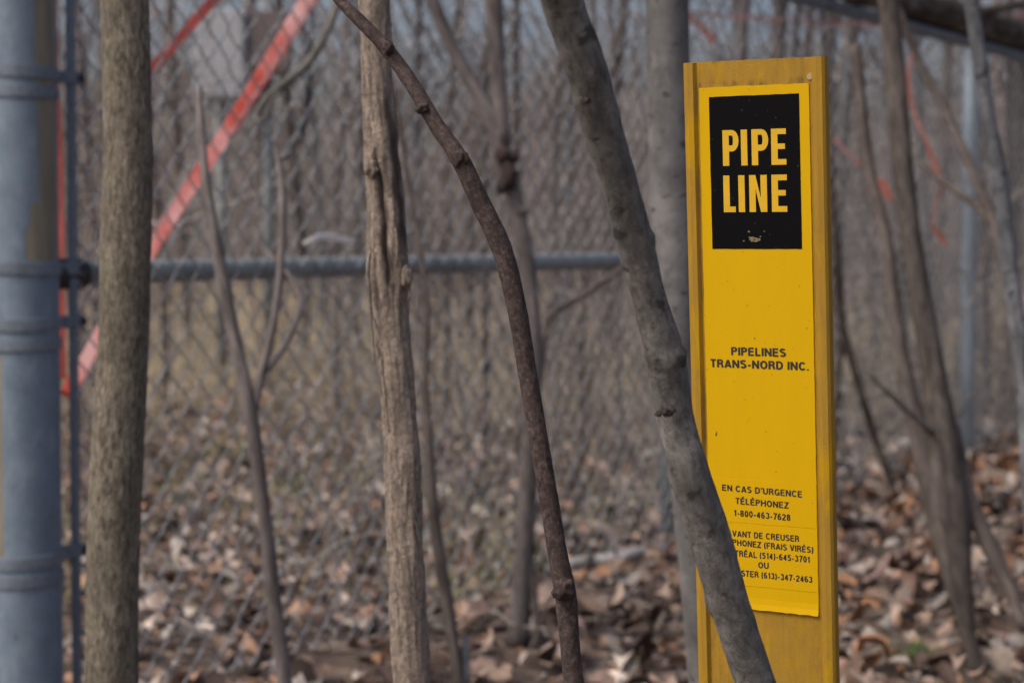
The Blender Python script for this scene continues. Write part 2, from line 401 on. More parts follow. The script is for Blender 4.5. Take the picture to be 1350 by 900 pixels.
# ------------------------------------------------------------------ marker post
SO = np.array([.1186, 1.48, .9678]); EX = np.array([.84139613, -.54041593, .00178094]); NB = np.array([.53940514, .84001502, .05845391]); EV = np.array([.03308544, .04822224, -.99828852])
def S(u, v, d=0.): return SO + EX * u + EV * v - NB * d           # d: towards the viewer
base = S(.054, .9678)
mk = empty('pipeline_marker_post', (base[0], base[1], 0), 'yellow fibreglass pipeline marker post with black PIPE LINE panel and phone numbers', 'marker post')
prof = [(0, -.006), (0, .0008), (.0012, .0026), (.0045, .0034), (.0082, .0030), (.0092, .0012), (.0100, .0), (.0115, 0), (.0540, 0), (.0943, 0), (.0957, .0), (.0966, .0014), (.0974, .0030), (.1005, .0034), (.1044, .0028), (.1059, .0010), (.1059, -.005), (.1045, -.005), (.1035, -.0022), (.0960, -.003), (.0540, -.003), (.0120, -.003), (.0028, -.0022), (.0018, -.006)]
rows = [0, .0006, .002, .004, .008, .012, .0145, .016, .0175, .02] + list(np.linspace(.03, 1.0, 98)); V, A = [], []
for v_ in rows:
    for (u, d) in prof:
        V.append(S(u, v_ + (.0005 * nz(u * 300, 2, 5) if v_ < .001 else 0), d))
        A.append(max(0, 1.3 - abs(v_ - .0163) / .003) * (.011 < u < .096) + max(0, .75 - v_ / .0025) * .9 + .45 * (.0088 < u < .0118) + .35 * (.0938 < u < .0965) + max(0, .5 - abs(v_ - .385) / .01) * (.02 < u < .09))
n = len(prof)
F = [(i * n + j, (i + 1) * n + j, (i + 1) * n + (j + 1) % n, i * n + (j + 1) % n) for i in range(len(rows) - 1) for j in range(n)]
F += [tuple(range(n)), tuple((len(rows) - 1) * n + j for j in range(n))[::-1]]
me = mesh_from(V, F); me.attributes.new('grime', 'FLOAT', 'POINT').data.foreach_set('value', [min(1, a) for a in A])
bm = bmesh.new(); bm.from_mesh(me); bmesh.ops.recalc_face_normals(bm, faces=bm.faces); bm.to_mesh(me); bm.free()
body = link('post_body', me, M['fibreglass'], mk, smooth=False)
def plate(name, u0, u1, v0, v1, d0, d1, mat, par, nu=12, nv=40, jag=0., lift=None):
    """thin sheet with a slightly uneven cut edge"""
    V = []; idx = {}
    for lay, d in ((0, d0), (1, d1)):
        for j in range(nv + 1):
            for i in range(nu + 1):
                u = u0 + (u1 - u0) * i / nu; v_ = v0 + (v1 - v0) * j / nv
                if j in (0, nv): v_ += jag * nz(u * 240, v_ * 30, 1.3)
                if i in (0, nu): u += jag * .5 * nz(u * 30, v_ * 200, 4.4)
                dd = d + (lift(u, v_) if lift and lay else 0)
                idx[lay, i, j] = len(V); V.append(S(u, v_, dd))
    F = []
    for j in range(nv):
        for i in range(nu):
            F.append((idx[1, i, j], idx[1, i, j + 1], idx[1, i + 1, j + 1], idx[1, i + 1, j]))
            F.append((idx[0, i, j], idx[0, i + 1, j], idx[0, i + 1, j + 1], idx[0, i, j + 1]))
    ring = [(i, 0) for i in range(nu)] + [(nu, j) for j in range(nv)] + [(i, nv) for i in range(nu, 0, -1)] + [(0, j) for j in range(nv, 0, -1)]
    for a, b in zip(ring, ring[1:] + ring[:1]): F.append((idx[0, *a], idx[1, *a], idx[1, *b], idx[0, *b]))
    return link(name, mesh_from(V, F), mat, par, smooth=False)
curl = lambda u, v_: max(0, (v_ - .37) / .009) ** 2 * .0016 * (.4 + (u - .0116) / .16)
st = plate('sticker', .0116, .0940, .0173, .3788, .0001, .0008, M['yellow_vinyl'], mk, 24, 90, .0005, curl)
bp = plate('black_panel', .0192, .0868, .0238, .1279, .0008, .00105, M['black_vinyl'], mk, 12, 20, .00025)
plate('decal', .0135, .0935, .2880, .3183, .0008, .00098, M['yellow_vinyl'], st, 12, 8, .0002)
plate('decal', .0135, .0938, .3188, .3625, .0008, .00098, M['yellow_vinyl'], st, 12, 8, .0002)
# block letters of the panel: polygons on a unit-high grid, stroke widths as painted
def block(name, polys, u0, v0, sx, sy, d, mat, par, th=.00012):
    """outlines (x right, y up) extruded a hair"""
    V, F = [], []
    for po in polys:
        k = len(V); n = len(po)
        for (x, y) in po: V.append(S(u0 + x * sx, v0 - y * sy, d + th))
        for (x, y) in po: V.append(S(u0 + x * sx, v0 - y * sy, d))
        F.append(tuple(range(k, k + n)))
        F += [(k + i, k + n + i, k + n + (i + 1) % n, k + (i + 1) % n) for i in range(n)]
    return link(name, mesh_from(V, F), mat, par, smooth=False)
def Rr(x0, y0, x1, y1): return [(x0, y0), (x1, y0), (x1, y1), (x0, y1)]
def letP(x, wd, s):
    o = [Rr(x, 0, x + s, 1)]
    yo, yi = .40, .57; ym = (1 + yo) / 2; ro, ri = (1 - yo) / 2, (.845 - yi) / 2
    cxo = x + wd - ro * .62; N = 10
    out = [(cxo + ro * .62 * math.sin(math.pi * t / N), ym + ro * math.cos(math.pi * t / N)) for t in range(N + 1)]
    rx = max(.03, ro * .62 - s * .98)
    inn = [(cxo + rx * math.sin(math.pi * t / N), (yi + .845) / 2 + ri * math.cos(math.pi * t / N)) for t in range(N + 1)]
    for a in range(N): o.append([out[a], inn[a], inn[a + 1], out[a + 1]])
    o.append([(x + s, 1), (x + s, .845), inn[0], out[0]]); o.append([(x + s, yi), (x + s, yo), out[-1], inn[-1]])
    return o
def letI(x, s): return [Rr(x, 0, x + s, 1)]
def letE(x, wd, s): return [Rr(x, 0, x + s, 1), Rr(x + s, 0, x + wd, .155), Rr(x + s, .435, x + wd * .92, .585), Rr(x + s, .845, x + wd, 1)]
def letL(x, wd, s): return [Rr(x, 0, x + s, 1), Rr(x + s, 0, x + wd, .155)]
def letN(x, wd, s): return [Rr(x, 0, x + s, 1), Rr(x + wd - s, 0, x + wd, 1), [(x + s, 1), (x + s, .62), (x + wd - s, .0), (x + wd - s, .38)]]
# (x units: one letter height)
sh = .0243; k_ = 1 / 48.
word1 = [(a - 252) / 3 * k_ for a in (252, 325, 367, 444)]; s1 = 25 / 3 * k_
wscale = (.0767 - .0290) / ((502 - 252) / 3 * k_)
for polys, ub in ((letP(word1[0], 64 / 3 * k_, s1), 0), (letI(word1[1], s1), 0), (letP(word1[2], 66 / 3 * k_, s1), 0), (letE(word1[3], 58 / 3 * k_, s1), 0)):
    block('lettering', polys, .0290, .0711, wscale, sh, .00105, M['yellow_ink'], bp)
word2 = [(a - 254) / 3 * k_ for a in (254, 314, 357, 445)]
for polys in (letL(word2[0], 48 / 3 * k_, s1), letI(word2[1], s1), letN(word2[2], 70 / 3 * k_, s1), letE(word2[3], 60 / 3 * k_, s1)):
    block('lettering', polys, .0288, .1028, wscale, .0251, .00105, M['yellow_ink'], bp)
# printed lines
TS = .165; HS = TS / 2
def arc(cx, cy, rx, ry, a0, a1, n=12): return [(cx + rx * math.cos(R(a0 + (a1 - a0) * i / n)), cy + ry * math.sin(R(a0 + (a1 - a0) * i / n))) for i in range(n + 1)]
def glyph(ch):
    """strokes (centre lines, cap height 1) and width of a bold grotesque letter"""
    t, m = 1 - HS, HS
    if ch in 'ÉÈ': s, w_ = glyph('E'); return s + [[(.24, 1.08), (.42, 1.24)]], w_
    if ch == ' ': return [], .22
    if ch == '.': return [[(m, 0), (m, TS)]], TS
    if ch == "'": return [[(m, 1.), (m, .70)]], TS
    if ch == '-': return [[(.02, .36), (.32, .36)]], .34
    if ch == '(': return [arc(.42, .44, .34, .68, 128, 232)], .26
    if ch == ')': return [arc(-.16, .44, .34, .68, 52, -52)], .26
    if ch == 'I': return [[(m, 0), (m, 1)]], TS
    if ch == 'L': return [[(m, 1), (m, m), (.52, m)]], .53
    if ch == 'E': return [[(m, 0), (m, 1)], [(m, t), (.57, t)], [(m, .52), (.53, .52)], [(m, m), (.58, m)]], .59
    if ch == 'F': return [[(m, 0), (m, 1)], [(m, t), (.55, t)], [(m, .5), (.5, .5)]], .55
    if ch == 'T': return [[(.28, 0), (.28, t)], [(0, t), (.56, t)]], .56
    if ch == 'H': return [[(m, 0), (m, 1)], [(.6, 0), (.6, 1)], [(m, .52), (.6, .52)]], .6 + m
    if ch == 'N': return [[(m, 0), (m, 1)], [(.6, 0), (.6, 1)], [(m, .97), (.6, .03)]], .6 + m
    if ch == 'M': return [[(m, 0), (m, 1)], [(.74, 0), (.74, 1)], [(m, .97), (.41, .08), (.74, .97)]], .74 + m
    if ch == 'Z': return [[(.02, t), (.5, t), (m, m), (.57, m)]], .58
    if ch == 'A': return [[(.06, 0), (.34, .97)], [(.62, 0), (.34, .97)], [(.15, .27), (.53, .27)]], .68
    if ch == 'V': return [[(.06, 1), (.33, .03)], [(.6, 1), (.33, .03)]], .66
    if ch == 'U': return [[(m, 1), (m, .36)] + arc(.335, .36, .335 - m, .36 - m, 180, 360) + [(.67 - m, .36), (.67 - m, 1)]], .67
    if ch == 'D': return [[(m, 0), (m, 1)], [(m, t), (.3, t)] + arc(.3, .5, .36 - m, .5 - m, 90, -90) + [(.3, m), (m, m)]], .66
    if ch in 'PR':
        s = [[(m, 0), (m, 1)], [(m, t), (.34, t)] + arc(.34, .715, .26 - m, .715 - .515, 90, -90, 10) + [(.34, .515), (m, .515)]]
        if ch == 'P': return s, .6
        if ch == 'R': return s + [[(.34, .5), (.46, .42), (.53, .22), (.56, 0)]], .64
    if ch == 'O': return [arc(.36, .5, .36 - m, .5 - m, 0, 360, 28)], .72
    if ch == 'C': return [arc(.35, .5, .35 - m, .5 - m, 38, 322, 20)], .67
    if ch == 'G': return [arc(.35, .5, .35 - m, .5 - m, 38, 330, 20), [(.38, .44), (.6, .44), (.6, 0)]], .69
    if ch == 'S': return [arc(.3, .735, .3 - m, .265 - m, 25, 270, 14) + arc(.3, .285, .31 - m, .285 - m, 90, -155, 14)[1:]], .61
    if ch == '0': return [arc(.27, .5, .27 - m, .5 - m, 0, 360, 26)], .54
    if ch == '1': return [[(.24, 0), (.24, 1)], [(.04, .73), (.17, .77), (.24, .93)]], .34
    if ch == '2': return [arc(.27, .70, .27 - m, .3 - m, 170, -35, 14) + [(.1, .16), (.1, m), (.53, m)]], .54
    if ch == '3': return [arc(.27, .73, .25 - m, .27 - m, 160, -80, 12), arc(.27, .29, .27 - m, .29 - m, 80, -165, 12)], .54
    if ch == '4': return [[(.38, 0), (.38, .95)], [(.38, .93), (.07, .32)], [(.02, .27), (.54, .27)]], .55
    if ch == '5': return [[(.5, t), (.14, t), (.1, .5)], arc(.265, .33, .265 - m, .33 - m, 135, -160, 14)], .54
    if ch == '6': return [arc(.27, .32, .27 - m, .32 - m, 0, 360, 20), arc(.30, .5, .3 - m, .5 - m, 55, 200, 12)], .54
    if ch == '7': return [[(.02, t), (.46, t), (.28, .4), (.2, 0)]], .52
    if ch == '8': return [arc(.27, .735, .25 - m, .265 - m, 0, 360, 20), arc(.27, .29, .27 - m, .29 - m, 0, 360, 20)], .54
    raise ValueError(ch)
def ribbon(po, wt):
    p = np.array([a for i, a in enumerate(po) if i == 0 or abs(a[0] - po[i - 1][0]) + abs(a[1] - po[i - 1][1]) > 1e-6]); closed = np.linalg.norm(p[0] - p[-1]) < 1e-6; n = len(p); Vl = []
    d = np.diff(p, axis=0); d /= np.linalg.norm(d, axis=1, keepdims=True) + 1e-12
    for i in range(n):
        a = d[i - 1] if i else (d[-1] if closed else d[0]); b = d[i] if i < n - 1 else (d[0] if closed else d[-1])
        na, nb = np.array([-a[1], a[0]]), np.array([-b[1], b[0]]); m_ = na + nb; L = np.linalg.norm(m_)
        m_ = m_ / L; k = min(2.2, 1 / max(.3, m_ @ na)); Vl.append((p[i] + m_ * k * wt / 2, p[i] - m_ * k * wt / 2))
    return Vl
def width(s): return sum(glyph(c)[1] + .135 for c in s) - .135
def line(s, u0, u1, vb, cap, visible=None, d=.00099, slope=0., par=None, wt=TS):
    """one printed line, its visible part between u0 and u1"""
    kx = (u1 - u0) / width(visible or s); V, F = [], []; x = u1 / kx - width(s); q = 0
    for c in s:
        gl, w_ = glyph(c)
        for po in gl:
            rb = ribbon(po, wt); k = len(V); q += 1
            for l, r_ in rb:
                for (a, b) in (l, r_):
                    u = (x + a) * kx; V.append(S(u, vb + slope * (u - u0) - b * cap, d + .000004 * (q % 7)))
            F += [(k + 2 * i, k + 2 * i + 1, k + 2 * i + 3, k + 2 * i + 2) for i in range(len(rb) - 1)]
        x += w_ + .135
    return link('lettering', mesh_from(V, F), M['black_ink'], par or st, smooth=False)
line('PIPELINES', .0319, .0732, .2014, .0056, d=.0009, wt=.225)
line('TRANS-NORD INC.', .0156, .0899, .2102, .0056, d=.0009, wt=.225)
line("EN CAS D'URGENCE", .0224, .0833, .2966, .0044, slope=.016, wt=.225)
line('TÉLÉPHONEZ', .0326, .0729, .3053, .0044, slope=.016, wt=.225)
line('1-800-463-7628', .0312, .0741, .3139, .0044, slope=.01, wt=.225)
line('AVANT DE CREUSER', .0256, .0804, .3285, .0043, wt=.225)
line('TÉLÉPHONEZ (FRAIS VIRÉS)', .0295, .0908, .3347, .0043, 'PHONEZ (FRAIS VIRÉS)', slope=.012, wt=.225)
line('MONTRÉAL (514)-645-3701', .0312, .0880, .3423, .0043, 'TRÉAL (514)-645-3701', wt=.225)
line('OU', .0490, .0569, .3492, .0043, wt=.225)
line('LANCASTER (613)-347-2463', .0358, .0896, .3561, .0043, 'STER (613)-347-2463', wt=.225)
block('rivet', [[(.0948 + .0021 * math.cos(a), -.0128 + .0023 * math.sin(a)) for a in np.arange(16) * math.pi / 8]], 0, 0, 1, 1, .0002, M['box_rivet'], mk, .0006)
# dried dirt splash on the panel, specks on the sticker
sp = []
for (u, v_, r) in ((.0500, .1212, .0022), (.0525, .1218, .0019), (.0548, .1215, .0012), (.0475, .1162, .0007), (.0435, .1225, .0006), (.0590, .1160, .0005), (.0480, .1200, .0006), (.0560, .1195, .0005), (.0700, .0900, .0004)):
    sp.append([(u + r * 1.3 * math.cos(a) * (.7 + .5 * random.random()), -v_ + r * .8 * math.sin(a) * (.7 + .5 * random.random())) for a in np.arange(11) * 2 * math.pi / 11])
for po in sp: block('dirt_splash', [po], 0, 0, 1, 1, .00107, M['dirt'], bp, .00008)
sp = []
for (u, v_, r) in ((.0185, .2575, .0008), (.0190, .2562, .0006), (.0500, .1893, .0005), (.0640, .2810, .0004), (.0350, .1560, .0003), (.0300, .1500, .0003), (.0880, .3010, .0004), (.0450, .2450, .0003)):
    sp.append([(u + r * .7 * math.cos(a), -v_ + r * 1.2 * math.sin(a) * (.7 + .5 * random.random())) for a in np.arange(9) * 2 * math.pi / 9])
for po in sp: block('speck', [po], 0, 0, 1, 1, .00085, M['black_ink'], st, .00008)

# ------------------------------------------------------------------ trees one can tell apart
def stem_pts(rows):
    """rows (px, py, Y, width px) from the top down -> (x, y, z, r) from the ground up"""
    q = [np.append(P(a, b, Y), w_ * Y / FPX / 2) for (a, b, Y, w_) in rows]
    return q[::-1]
def down(q, base=None, flare=1.12):
    a, b = q[0], q[1]
    if a[2] > 0.0:
        if base is None:
            d = (a[:3] - b[:3]) / max(1e-3, b[2] - a[2]); e = a[:3] + d * (a[2] + .04)
        else: e = np.array([base[0], base[1], -.04])
        m = (a[:3] + e) / 2
        q = [np.append(e, a[3] * flare), np.append(m, a[3] * 1.03)] + q
    return q
def up(q, height, r_end, sway=.05, seed=0, toward=None):
    a, b = q[-1], q[-2]; d = (a[:3] - b[:3]); d /= np.linalg.norm(d); n = 5; cur = a.copy(); rr = random.Random(seed)
    while cur[2] < height and n:
        if toward is not None: d = d * .6 + np.asarray(toward) * .4
        d = d + np.array([rr.uniform(-sway, sway), rr.uniform(-sway, sway), .12]); d /= np.linalg.norm(d)
        st_ = max(.12, (height - a[2]) / 4)
        cur = np.append(cur[:3] + d * st_, r_end + (cur[3] - r_end) * .62); q = q + [cur]; n -= 1
    return q
def twigs_on(S_, zmin, n, L, seed, r0=.35, colr=(.11, .09, .08)):
    """bare twigs leaving a stem above zmin"""
    rr = np.random.default_rng(seed); c = [p for p in S_ if p[2] > zmin]
    if not c: c = [S_[-1]]
    PTs, RDs = [], []
    for i in range(n):
        p = c[int(rr.integers(len(c)))]; a = rr.uniform(0, 2 * math.pi); d = np.array([math.cos(a), math.sin(a), rr.uniform(.4, 1.4)]); d /= np.linalg.norm(d)
        l = L * rr.uniform(.5, 1.1); pts = [p[:3]]
        for s in range(5):
            d = d + rr.normal(0, .16, 3); d /= np.linalg.norm(d); pts.append(pts[-1] + d * l / 5)
        PTs.append(pts); r_ = max(.0012, min(p[3] * r0, .006)); RDs.append(np.linspace(r_, .0008, 6))
    C = np.tile(colr, (n, 1)) * rr.uniform(.7, 1.3, (n, 1))
    return many_tubes(np.array(PTs), np.array(RDs), 4, C)
def tree(name, label, cat, rows, mat, base=None, height=2.6, nseg=20, step=.03, disp=None, crown=8, twigL=.5, seed=1, group=None, flare=1.12, fork=(), toward=None, rend=.004):
    q = up(down(stem_pts(rows), base, flare), height, rend, seed=seed, toward=toward)
    me, S_ = trunk_mesh(q, nseg, step, disp, seed)
    e = empty(name, (q[0][0], q[0][1], 0), label, cat, group)
    t = link('trunk', me, M[mat], e)
    for k, (frows, fm) in enumerate(fork):
        fme, _ = trunk_mesh(stem_pts(frows), max(8, nseg // 2), step, disp, seed + 3 + k); link('branch', fme, M[fm], e)
    if crown: link('crown', twigs_on(S_, .95 if group else 1.75 if height > 2 else height * .7, crown, twigL, seed), M['twig'], e)
    return e, t, S_
def knot(at, r, mat, par, squash=(1, 1, .8), seed=0):
    """a burl or branch scar standing out of the bark"""
    bm = bmesh.new(); bmesh.ops.create_icosphere(bm, subdivisions=3, radius=1); A = []
    for v_ in bm.verts:
        k = 1 + .5 * nz(v_.co.x * 2 + seed, v_.co.y * 2, v_.co.z * 2) - .35 * max(0, -v_.co.y - .72)
        A.append((v_.co.x * r, v_.co.y * r, v_.co.z * r * .3))
        v_.co = Vector((at[0] + v_.co.x * r * k * squash[0], at[1] + v_.co.y * r * k * squash[1], at[2] + v_.co.z * r * k * squash[2]))
    me = bpy.data.meshes.new('m'); bm.to_mesh(me); bm.free(); set_vec(me, A, 'bark')
    return link('knot', me, M[mat], par)

tree('sapling', 'olive brown rough barked sapling trunk beside the blue grey fence post', 'tree',
     [(164, -20, 2.2, 62), (168, 225, 2.2, 65), (165, 340, 2.2, 67), (163, 450, 2.2, 66), (154, 600, 2.2, 69), (150, 700, 2.2, 70), (148, 800, 2.2, 70), (147, 905, 2.2, 71)],
     'bark_olive', None, 3.0, 72, .006, rough(.035, 200, .5, .03), 12, .7, 3, rend=.012)
# the stripped dead stem, with a deep split
split_pts = [(497, 205), (499, 240), (502, 270), (506, 300), (508, 340), (514, 375)]
def dead_disp(th, s, p, r):
    base_ = rough(.13, 110, .22, .12)(th, s, p, r) + r * .10 * max(0, nz(math.cos(th) * 2.2, math.sin(th) * 2.2 + 7, s * 16))
    z = p[2]; y = 309 - (z - .85) * FPX / 1.9
    front = math.cos(th + math.pi / 2)            # 1 on the side facing the camera
    u = math.cos(th)                              # sideways on the stem
    cut = 0
    if 190 < y < 390 and DS * math.sin(th) > 0:
        c = -.25 + .35 * (y - 190) / 200 + .2 * nz(y * .035, 1, 2); cut = -math.exp(-((u * SD - c) / .12) ** 2) * .42 * min(1, (y - 190) / 20, (390 - y) / 30)
    if 190 < y < 330 and DS * math.sin(th) > -.3: cut -= math.exp(-((u * SD - .86 - .2 * nz(y * .03, 4, 2)) / .16) ** 2) * .24
    if 400 < y < 560 and DS * math.sin(th) > -.2: cut -= math.exp(-((u * SD + .82) / .07) ** 2) * .2
    return base_ + r * cut
DS, SD = -1, -1
rows = [(493, -20, 1.9, 40), (496, 100, 1.9, 38), (503, 200, 1.9, 46), (510, 290, 1.9, 50), (511, 340, 1.9, 53), (514, 400, 1.9, 48), (523, 500, 1.9, 46), (531, 600, 1.9, 47), (533, 700, 1.9, 45), (538, 800, 1.9, 47), (544, 905, 1.9, 48)]
dead, dt, S_ = tree('dead_sapling', 'pale dead stem with split and stripped bark in front of the fence', 'tree', rows, 'dead_wood', None, 2.4, 64, .006, dead_disp, 5, .4, 5, rend=.008)
me = dt.data; n = len(me.vertices); co = np.zeros(n * 3); me.vertices.foreach_get('co', co); co = co.reshape(-1, 3)
ys = 309 - (co[:, 2] - .85) * FPX / co[:, 1]; xs = 675 + FPX * co[:, 0] / co[:, 1]
ctr = np.interp(ys, [r_[1] for r_ in rows], [r_[0] for r_ in rows]); wd = np.interp(ys, [r_[1] for r_ in rows], [r_[3] for r_ in rows])
ax = np.interp(co[:, 2], S_[:, 2], S_[:, 1]); front = co[:, 1] < ax + .004
u = (xs - ctr) / wd * 2
def streak(c0, c1, y0, y1, wdt):
    c = c0 + (c1 - c0) * (ys - y0) / (y1 - y0) + .16 * np.sin(ys * .09 + c0 * 7) * np.sin(ys * .031 + y0); k = np.exp(-((u - c) / wdt) ** 2) * np.clip((ys - y0) / 25, 0, 1) * np.clip((y1 - ys) / 40, 0, 1)
    return k * front
split_shade = np.maximum.reduce([streak(-.3, .1, 190, 410, .17) * 1.2, streak(.62, .9, 110, 345, .26) * 1.3, streak(.1, .25, 300, 390, .08), streak(-.95, -.8, 385, 565, .07), streak(-.6, -.55, 205, 270, .3) * .7, streak(.65, .75, 640, 740, .06), streak(-.3, -.1, 520, 560, .07)])  # dark splits, plus the shadowed strip down the right side put in as colour
me.attributes.new('split', 'FLOAT', 'POINT').data.foreach_set('value', np.clip(split_shade, 0, 1).astype(np.float32))
knot(P(489, 222, 1.885), .0058, 'dead_wood', dead, (1, .8, 1.3), 2)
knot(P(536, 366, 1.885), .0062, 'dead_wood', dead, (.7, .8, 1.6), 4)
for rws in ([(488, 330, 1.885, 4), (485, 352, 1.885, 6), (487, 385, 1.885, 5), (490, 430, 1.885, 4), (494, 478, 1.885, 2)], [(533, 352, 1.885, 3), (538, 368, 1.885, 7), (540, 384, 1.885, 4), (539, 396, 1.885, 1.5)], [(481, 214, 1.885, 1.5), (487, 220, 1.885, 5), (492, 226, 1.885, 3)],
            [(502, 470, 1.876, 2), (506, 510, 1.876, 5), (510, 548, 1.876, 3), (513, 570, 1.876, 1.2)], [(521, 300, 1.876, 2), (524, 326, 1.876, 5), (522, 352, 1.876, 2)]):
    fm, _ = trunk_mesh([np.append(P(a, b, Y), w_ * Y / FPX / 2) for (a, b, Y, w_) in rws], 8, .004, rough(.35, 300, .4, .3), rws[0][0]); link('bark_strip', fm, M['dead_wood'], dead)
# thin arching stem
arch, at_, _ = tree('arching_branch', 'thin red brown stem arching from upper left to lower centre', 'tree',
     [(430, -22, 1.6, 13), (449, 2, 1.6, 14), (472, 25, 1.59, 16), (510, 65, 1.58, 18), (545, 115, 1.57, 20), (575, 165, 1.56, 21), (607, 212, 1.55, 24), (632, 265, 1.55, 26), (660, 325, 1.55, 27), (680, 400, 1.55, 26), (695, 490, 1.55, 25), (712, 590, 1.55, 26), (725, 665, 1.55, 26), (736, 735, 1.55, 26), (744, 775, 1.55, 29), (751, 850, 1.55, 26), (757, 905, 1.55, 27)],
     'bark_red', None, 1.4, 32, .005, rough(.07, 190, .5, .09), 4, .3, 8)
knot(P(607, 209, 1.545), .0062, 'bark_red', arch, (1, .9, 1), 1); knot(P(511, 63, 1.572), .0046, 'bark_red', arch, (1, 1, 1), 3); knot(P(743, 776, 1.54), .0075, 'bark_red', arch, (1.05, .8, 1), 6)
knot(P(558, 143, 1.56), .0052, 'bark_red', arch, (1, 1, .8), 9)
# grey leaning sapling in front of the marker
def lean_disp(th, s, p, r):
    y = 309 - (p[2] - .85) * FPX / p[1]; c = math.cos(th); k = nz(math.cos(th) * 2.5, math.sin(th) * 2.5, 5)
    d = rough(.035, 120, .6, .06)(th, s, p, r)
    d += r * (.15 + .25 * max(0, k)) * math.exp(-((y - 468 + 4 * c) / 4.5) ** 2)
    d += r * .08 * math.exp(-((y - 452 + 3 * c) / 3) ** 2) * max(0, k + .2)
    d += r * .16 * math.exp(-((y - 318) / 8) ** 2) * max(0, -c) + r * .14 * math.exp(-((y - 790) / 12) ** 2) * max(0, c) + r * .1 * math.exp(-((y - 128) / 8) ** 2) * max(0, c)
    d -= r * .05 * math.exp(-((y - 92 - 22 * c) / 2.5) ** 2) * max(0, c + .3)
    return d
lean, lt, _ = tree('leaning_sapling', 'dark grey smooth sapling leaning across the yellow marker post', 'tree',
     [(733, -25, 1.19, 53), (740, 0, 1.2, 53), (775, 100, 1.22, 53), (797, 180, 1.24, 51), (831, 300, 1.26, 50), (857, 400, 1.28, 46), (877, 470, 1.29, 52), (892, 560, 1.30, 49), (908, 620, 1.30, 52), (933, 700, 1.31, 57), (963, 800, 1.32, 54), (997, 905, 1.33, 53)],
     'bark_grey', (.335, 1.44), 2.6, 56, .004, lean_disp, 10, .6, 4, rend=.006)
for (x, y, Y, r, sq) in ((881, 541, 1.281, .0044, (1, .7, .75)), (868, 545, 1.283, .0022, (1, .6, .8)), (771, 132, 1.214, .0024, (1.3, .6, .8)), (962, 790, 1.309, .0032, (1.2, .6, .7))):
    knot(P(x, y, Y), r, 'knot_dark', lean, sq, x)
# smooth pale trunk behind the marker
tree('smooth_sapling', 'smooth pale grey trunk with dark flecks standing behind the marker', 'tree',
     [(879, -20, 2.45, 56), (882, 150, 2.45, 57), (886, 300, 2.45, 56), (893, 450, 2.45, 55), (904, 600, 2.45, 53), (916, 700, 2.45, 52), (925, 800, 2.45, 51), (934, 905, 2.45, 52)],
     'bark_smooth', None, 3.2, 40, .012, rough(.015, 60, .8, .03), 10, .8, 6, rend=.012)
# knotted trunk in the middle, in front of the fence
mid, mt, _ = tree('knotted_sapling', 'thin grey sapling with a dark swollen burl between two nearer stems', 'tree',
     [(560, -30, 4.5, 17), (590, 50, 4.5, 19), (628, 120, 4.48, 20), (655, 175, 4.46, 23), (668, 225, 4.45, 24), (684, 290, 4.43, 22), (697, 370, 4.42, 23), (703, 470, 4.4, 24), (699, 580, 4.4, 24), (694, 680, 4.4, 25), (688, 770, 4.4, 26), (683, 850, 4.4, 30)],
     'bark_purple', None, 2.8, 20, .03, rough(.08, 40, .4, .1), 8, .6, 11, fork=[([(650, -20, 4.5, 24), (655, 80, 4.48, 22), (664, 190, 4.45, 20)], 'bark_purple')])
knot(P(669, 232, 4.42), .019, 'burl', mid, (1, .9, 1.5), 3); knot(P(662, 205, 4.42), .015, 'burl', mid, (1, .9, 1.2), 8); knot(P(660, 246, 4.40), .011, 'knot_dark', mid, (1, 1, 1.5), 5); knot(P(679, 205, 4.43), .010, 'burl', mid, (1, 1, 1.2), 6); knot(P(687, 278, 4.42), .012, 'bark_purple', mid, (1.1, 1, .9), 7)
tree('forked_sapling', 'slender purple grey sapling forked low before the brace rail', 'tree',
     [(268, 205, 3.3, 11), (271, 240, 3.28, 13), (281, 300, 3.26, 16), (296, 380, 3.24, 17), (312, 460, 3.22, 18), (329, 540, 3.2, 19), (345, 650, 3.2, 19), (359, 770, 3.2, 20), (376, 905, 3.2, 20)],
     'bark_purple', None, 1.0, 16, .02, rough(.06, 60, .4, .08), 0, .25, 12, fork=[([(364, 195, 3.3, 6), (372, 245, 3.28, 9), (371, 330, 3.26, 10), (360, 430, 3.24, 11), (345, 490, 3.22, 12), (331, 550, 3.2, 13)], 'bark_purple'), ([(352, 330, 3.4, 6), (395, 385, 3.36, 7), (386, 435, 3.3, 8), (362, 475, 3.26, 9), (346, 492, 3.23, 9)], 'bark_purple')])
tree('thin_stem', 'thin reddish stem just right of the stripped dead stem', 'tree',
     [(524, 150, 3.7, 5), (532, 200, 3.7, 6), (548, 300, 3.68, 7), (563, 400, 3.65, 8), (561, 500, 3.62, 9), (566, 600, 3.6, 13), (577, 720, 3.6, 17), (592, 810, 3.6, 17), (606, 905, 3.6, 17)],
     'bark_brown', None, 1.7, 14, .03, rough(.08, 50, .4, .15), 4, .3, 14, fork=[([(613, 838, 3.62, 12), (613, 905, 3.6, 14)], 'bark_blue')])
tree('crossing_twig', 'thin twig slanting from the leaning sapling down across the fence', 'branch',
     [(830, 345, 4.62, 7), (800, 368, 4.6, 8), (765, 392, 4.57, 9), (722, 420, 4.52, 11), (716, 470, 4.48, 8), (702, 560, 4.42, 9), (697, 700, 4.4, 9)],
     'bark_brown', (.06, 4.37), .85, 10, .03, None, 0, .2, 15)
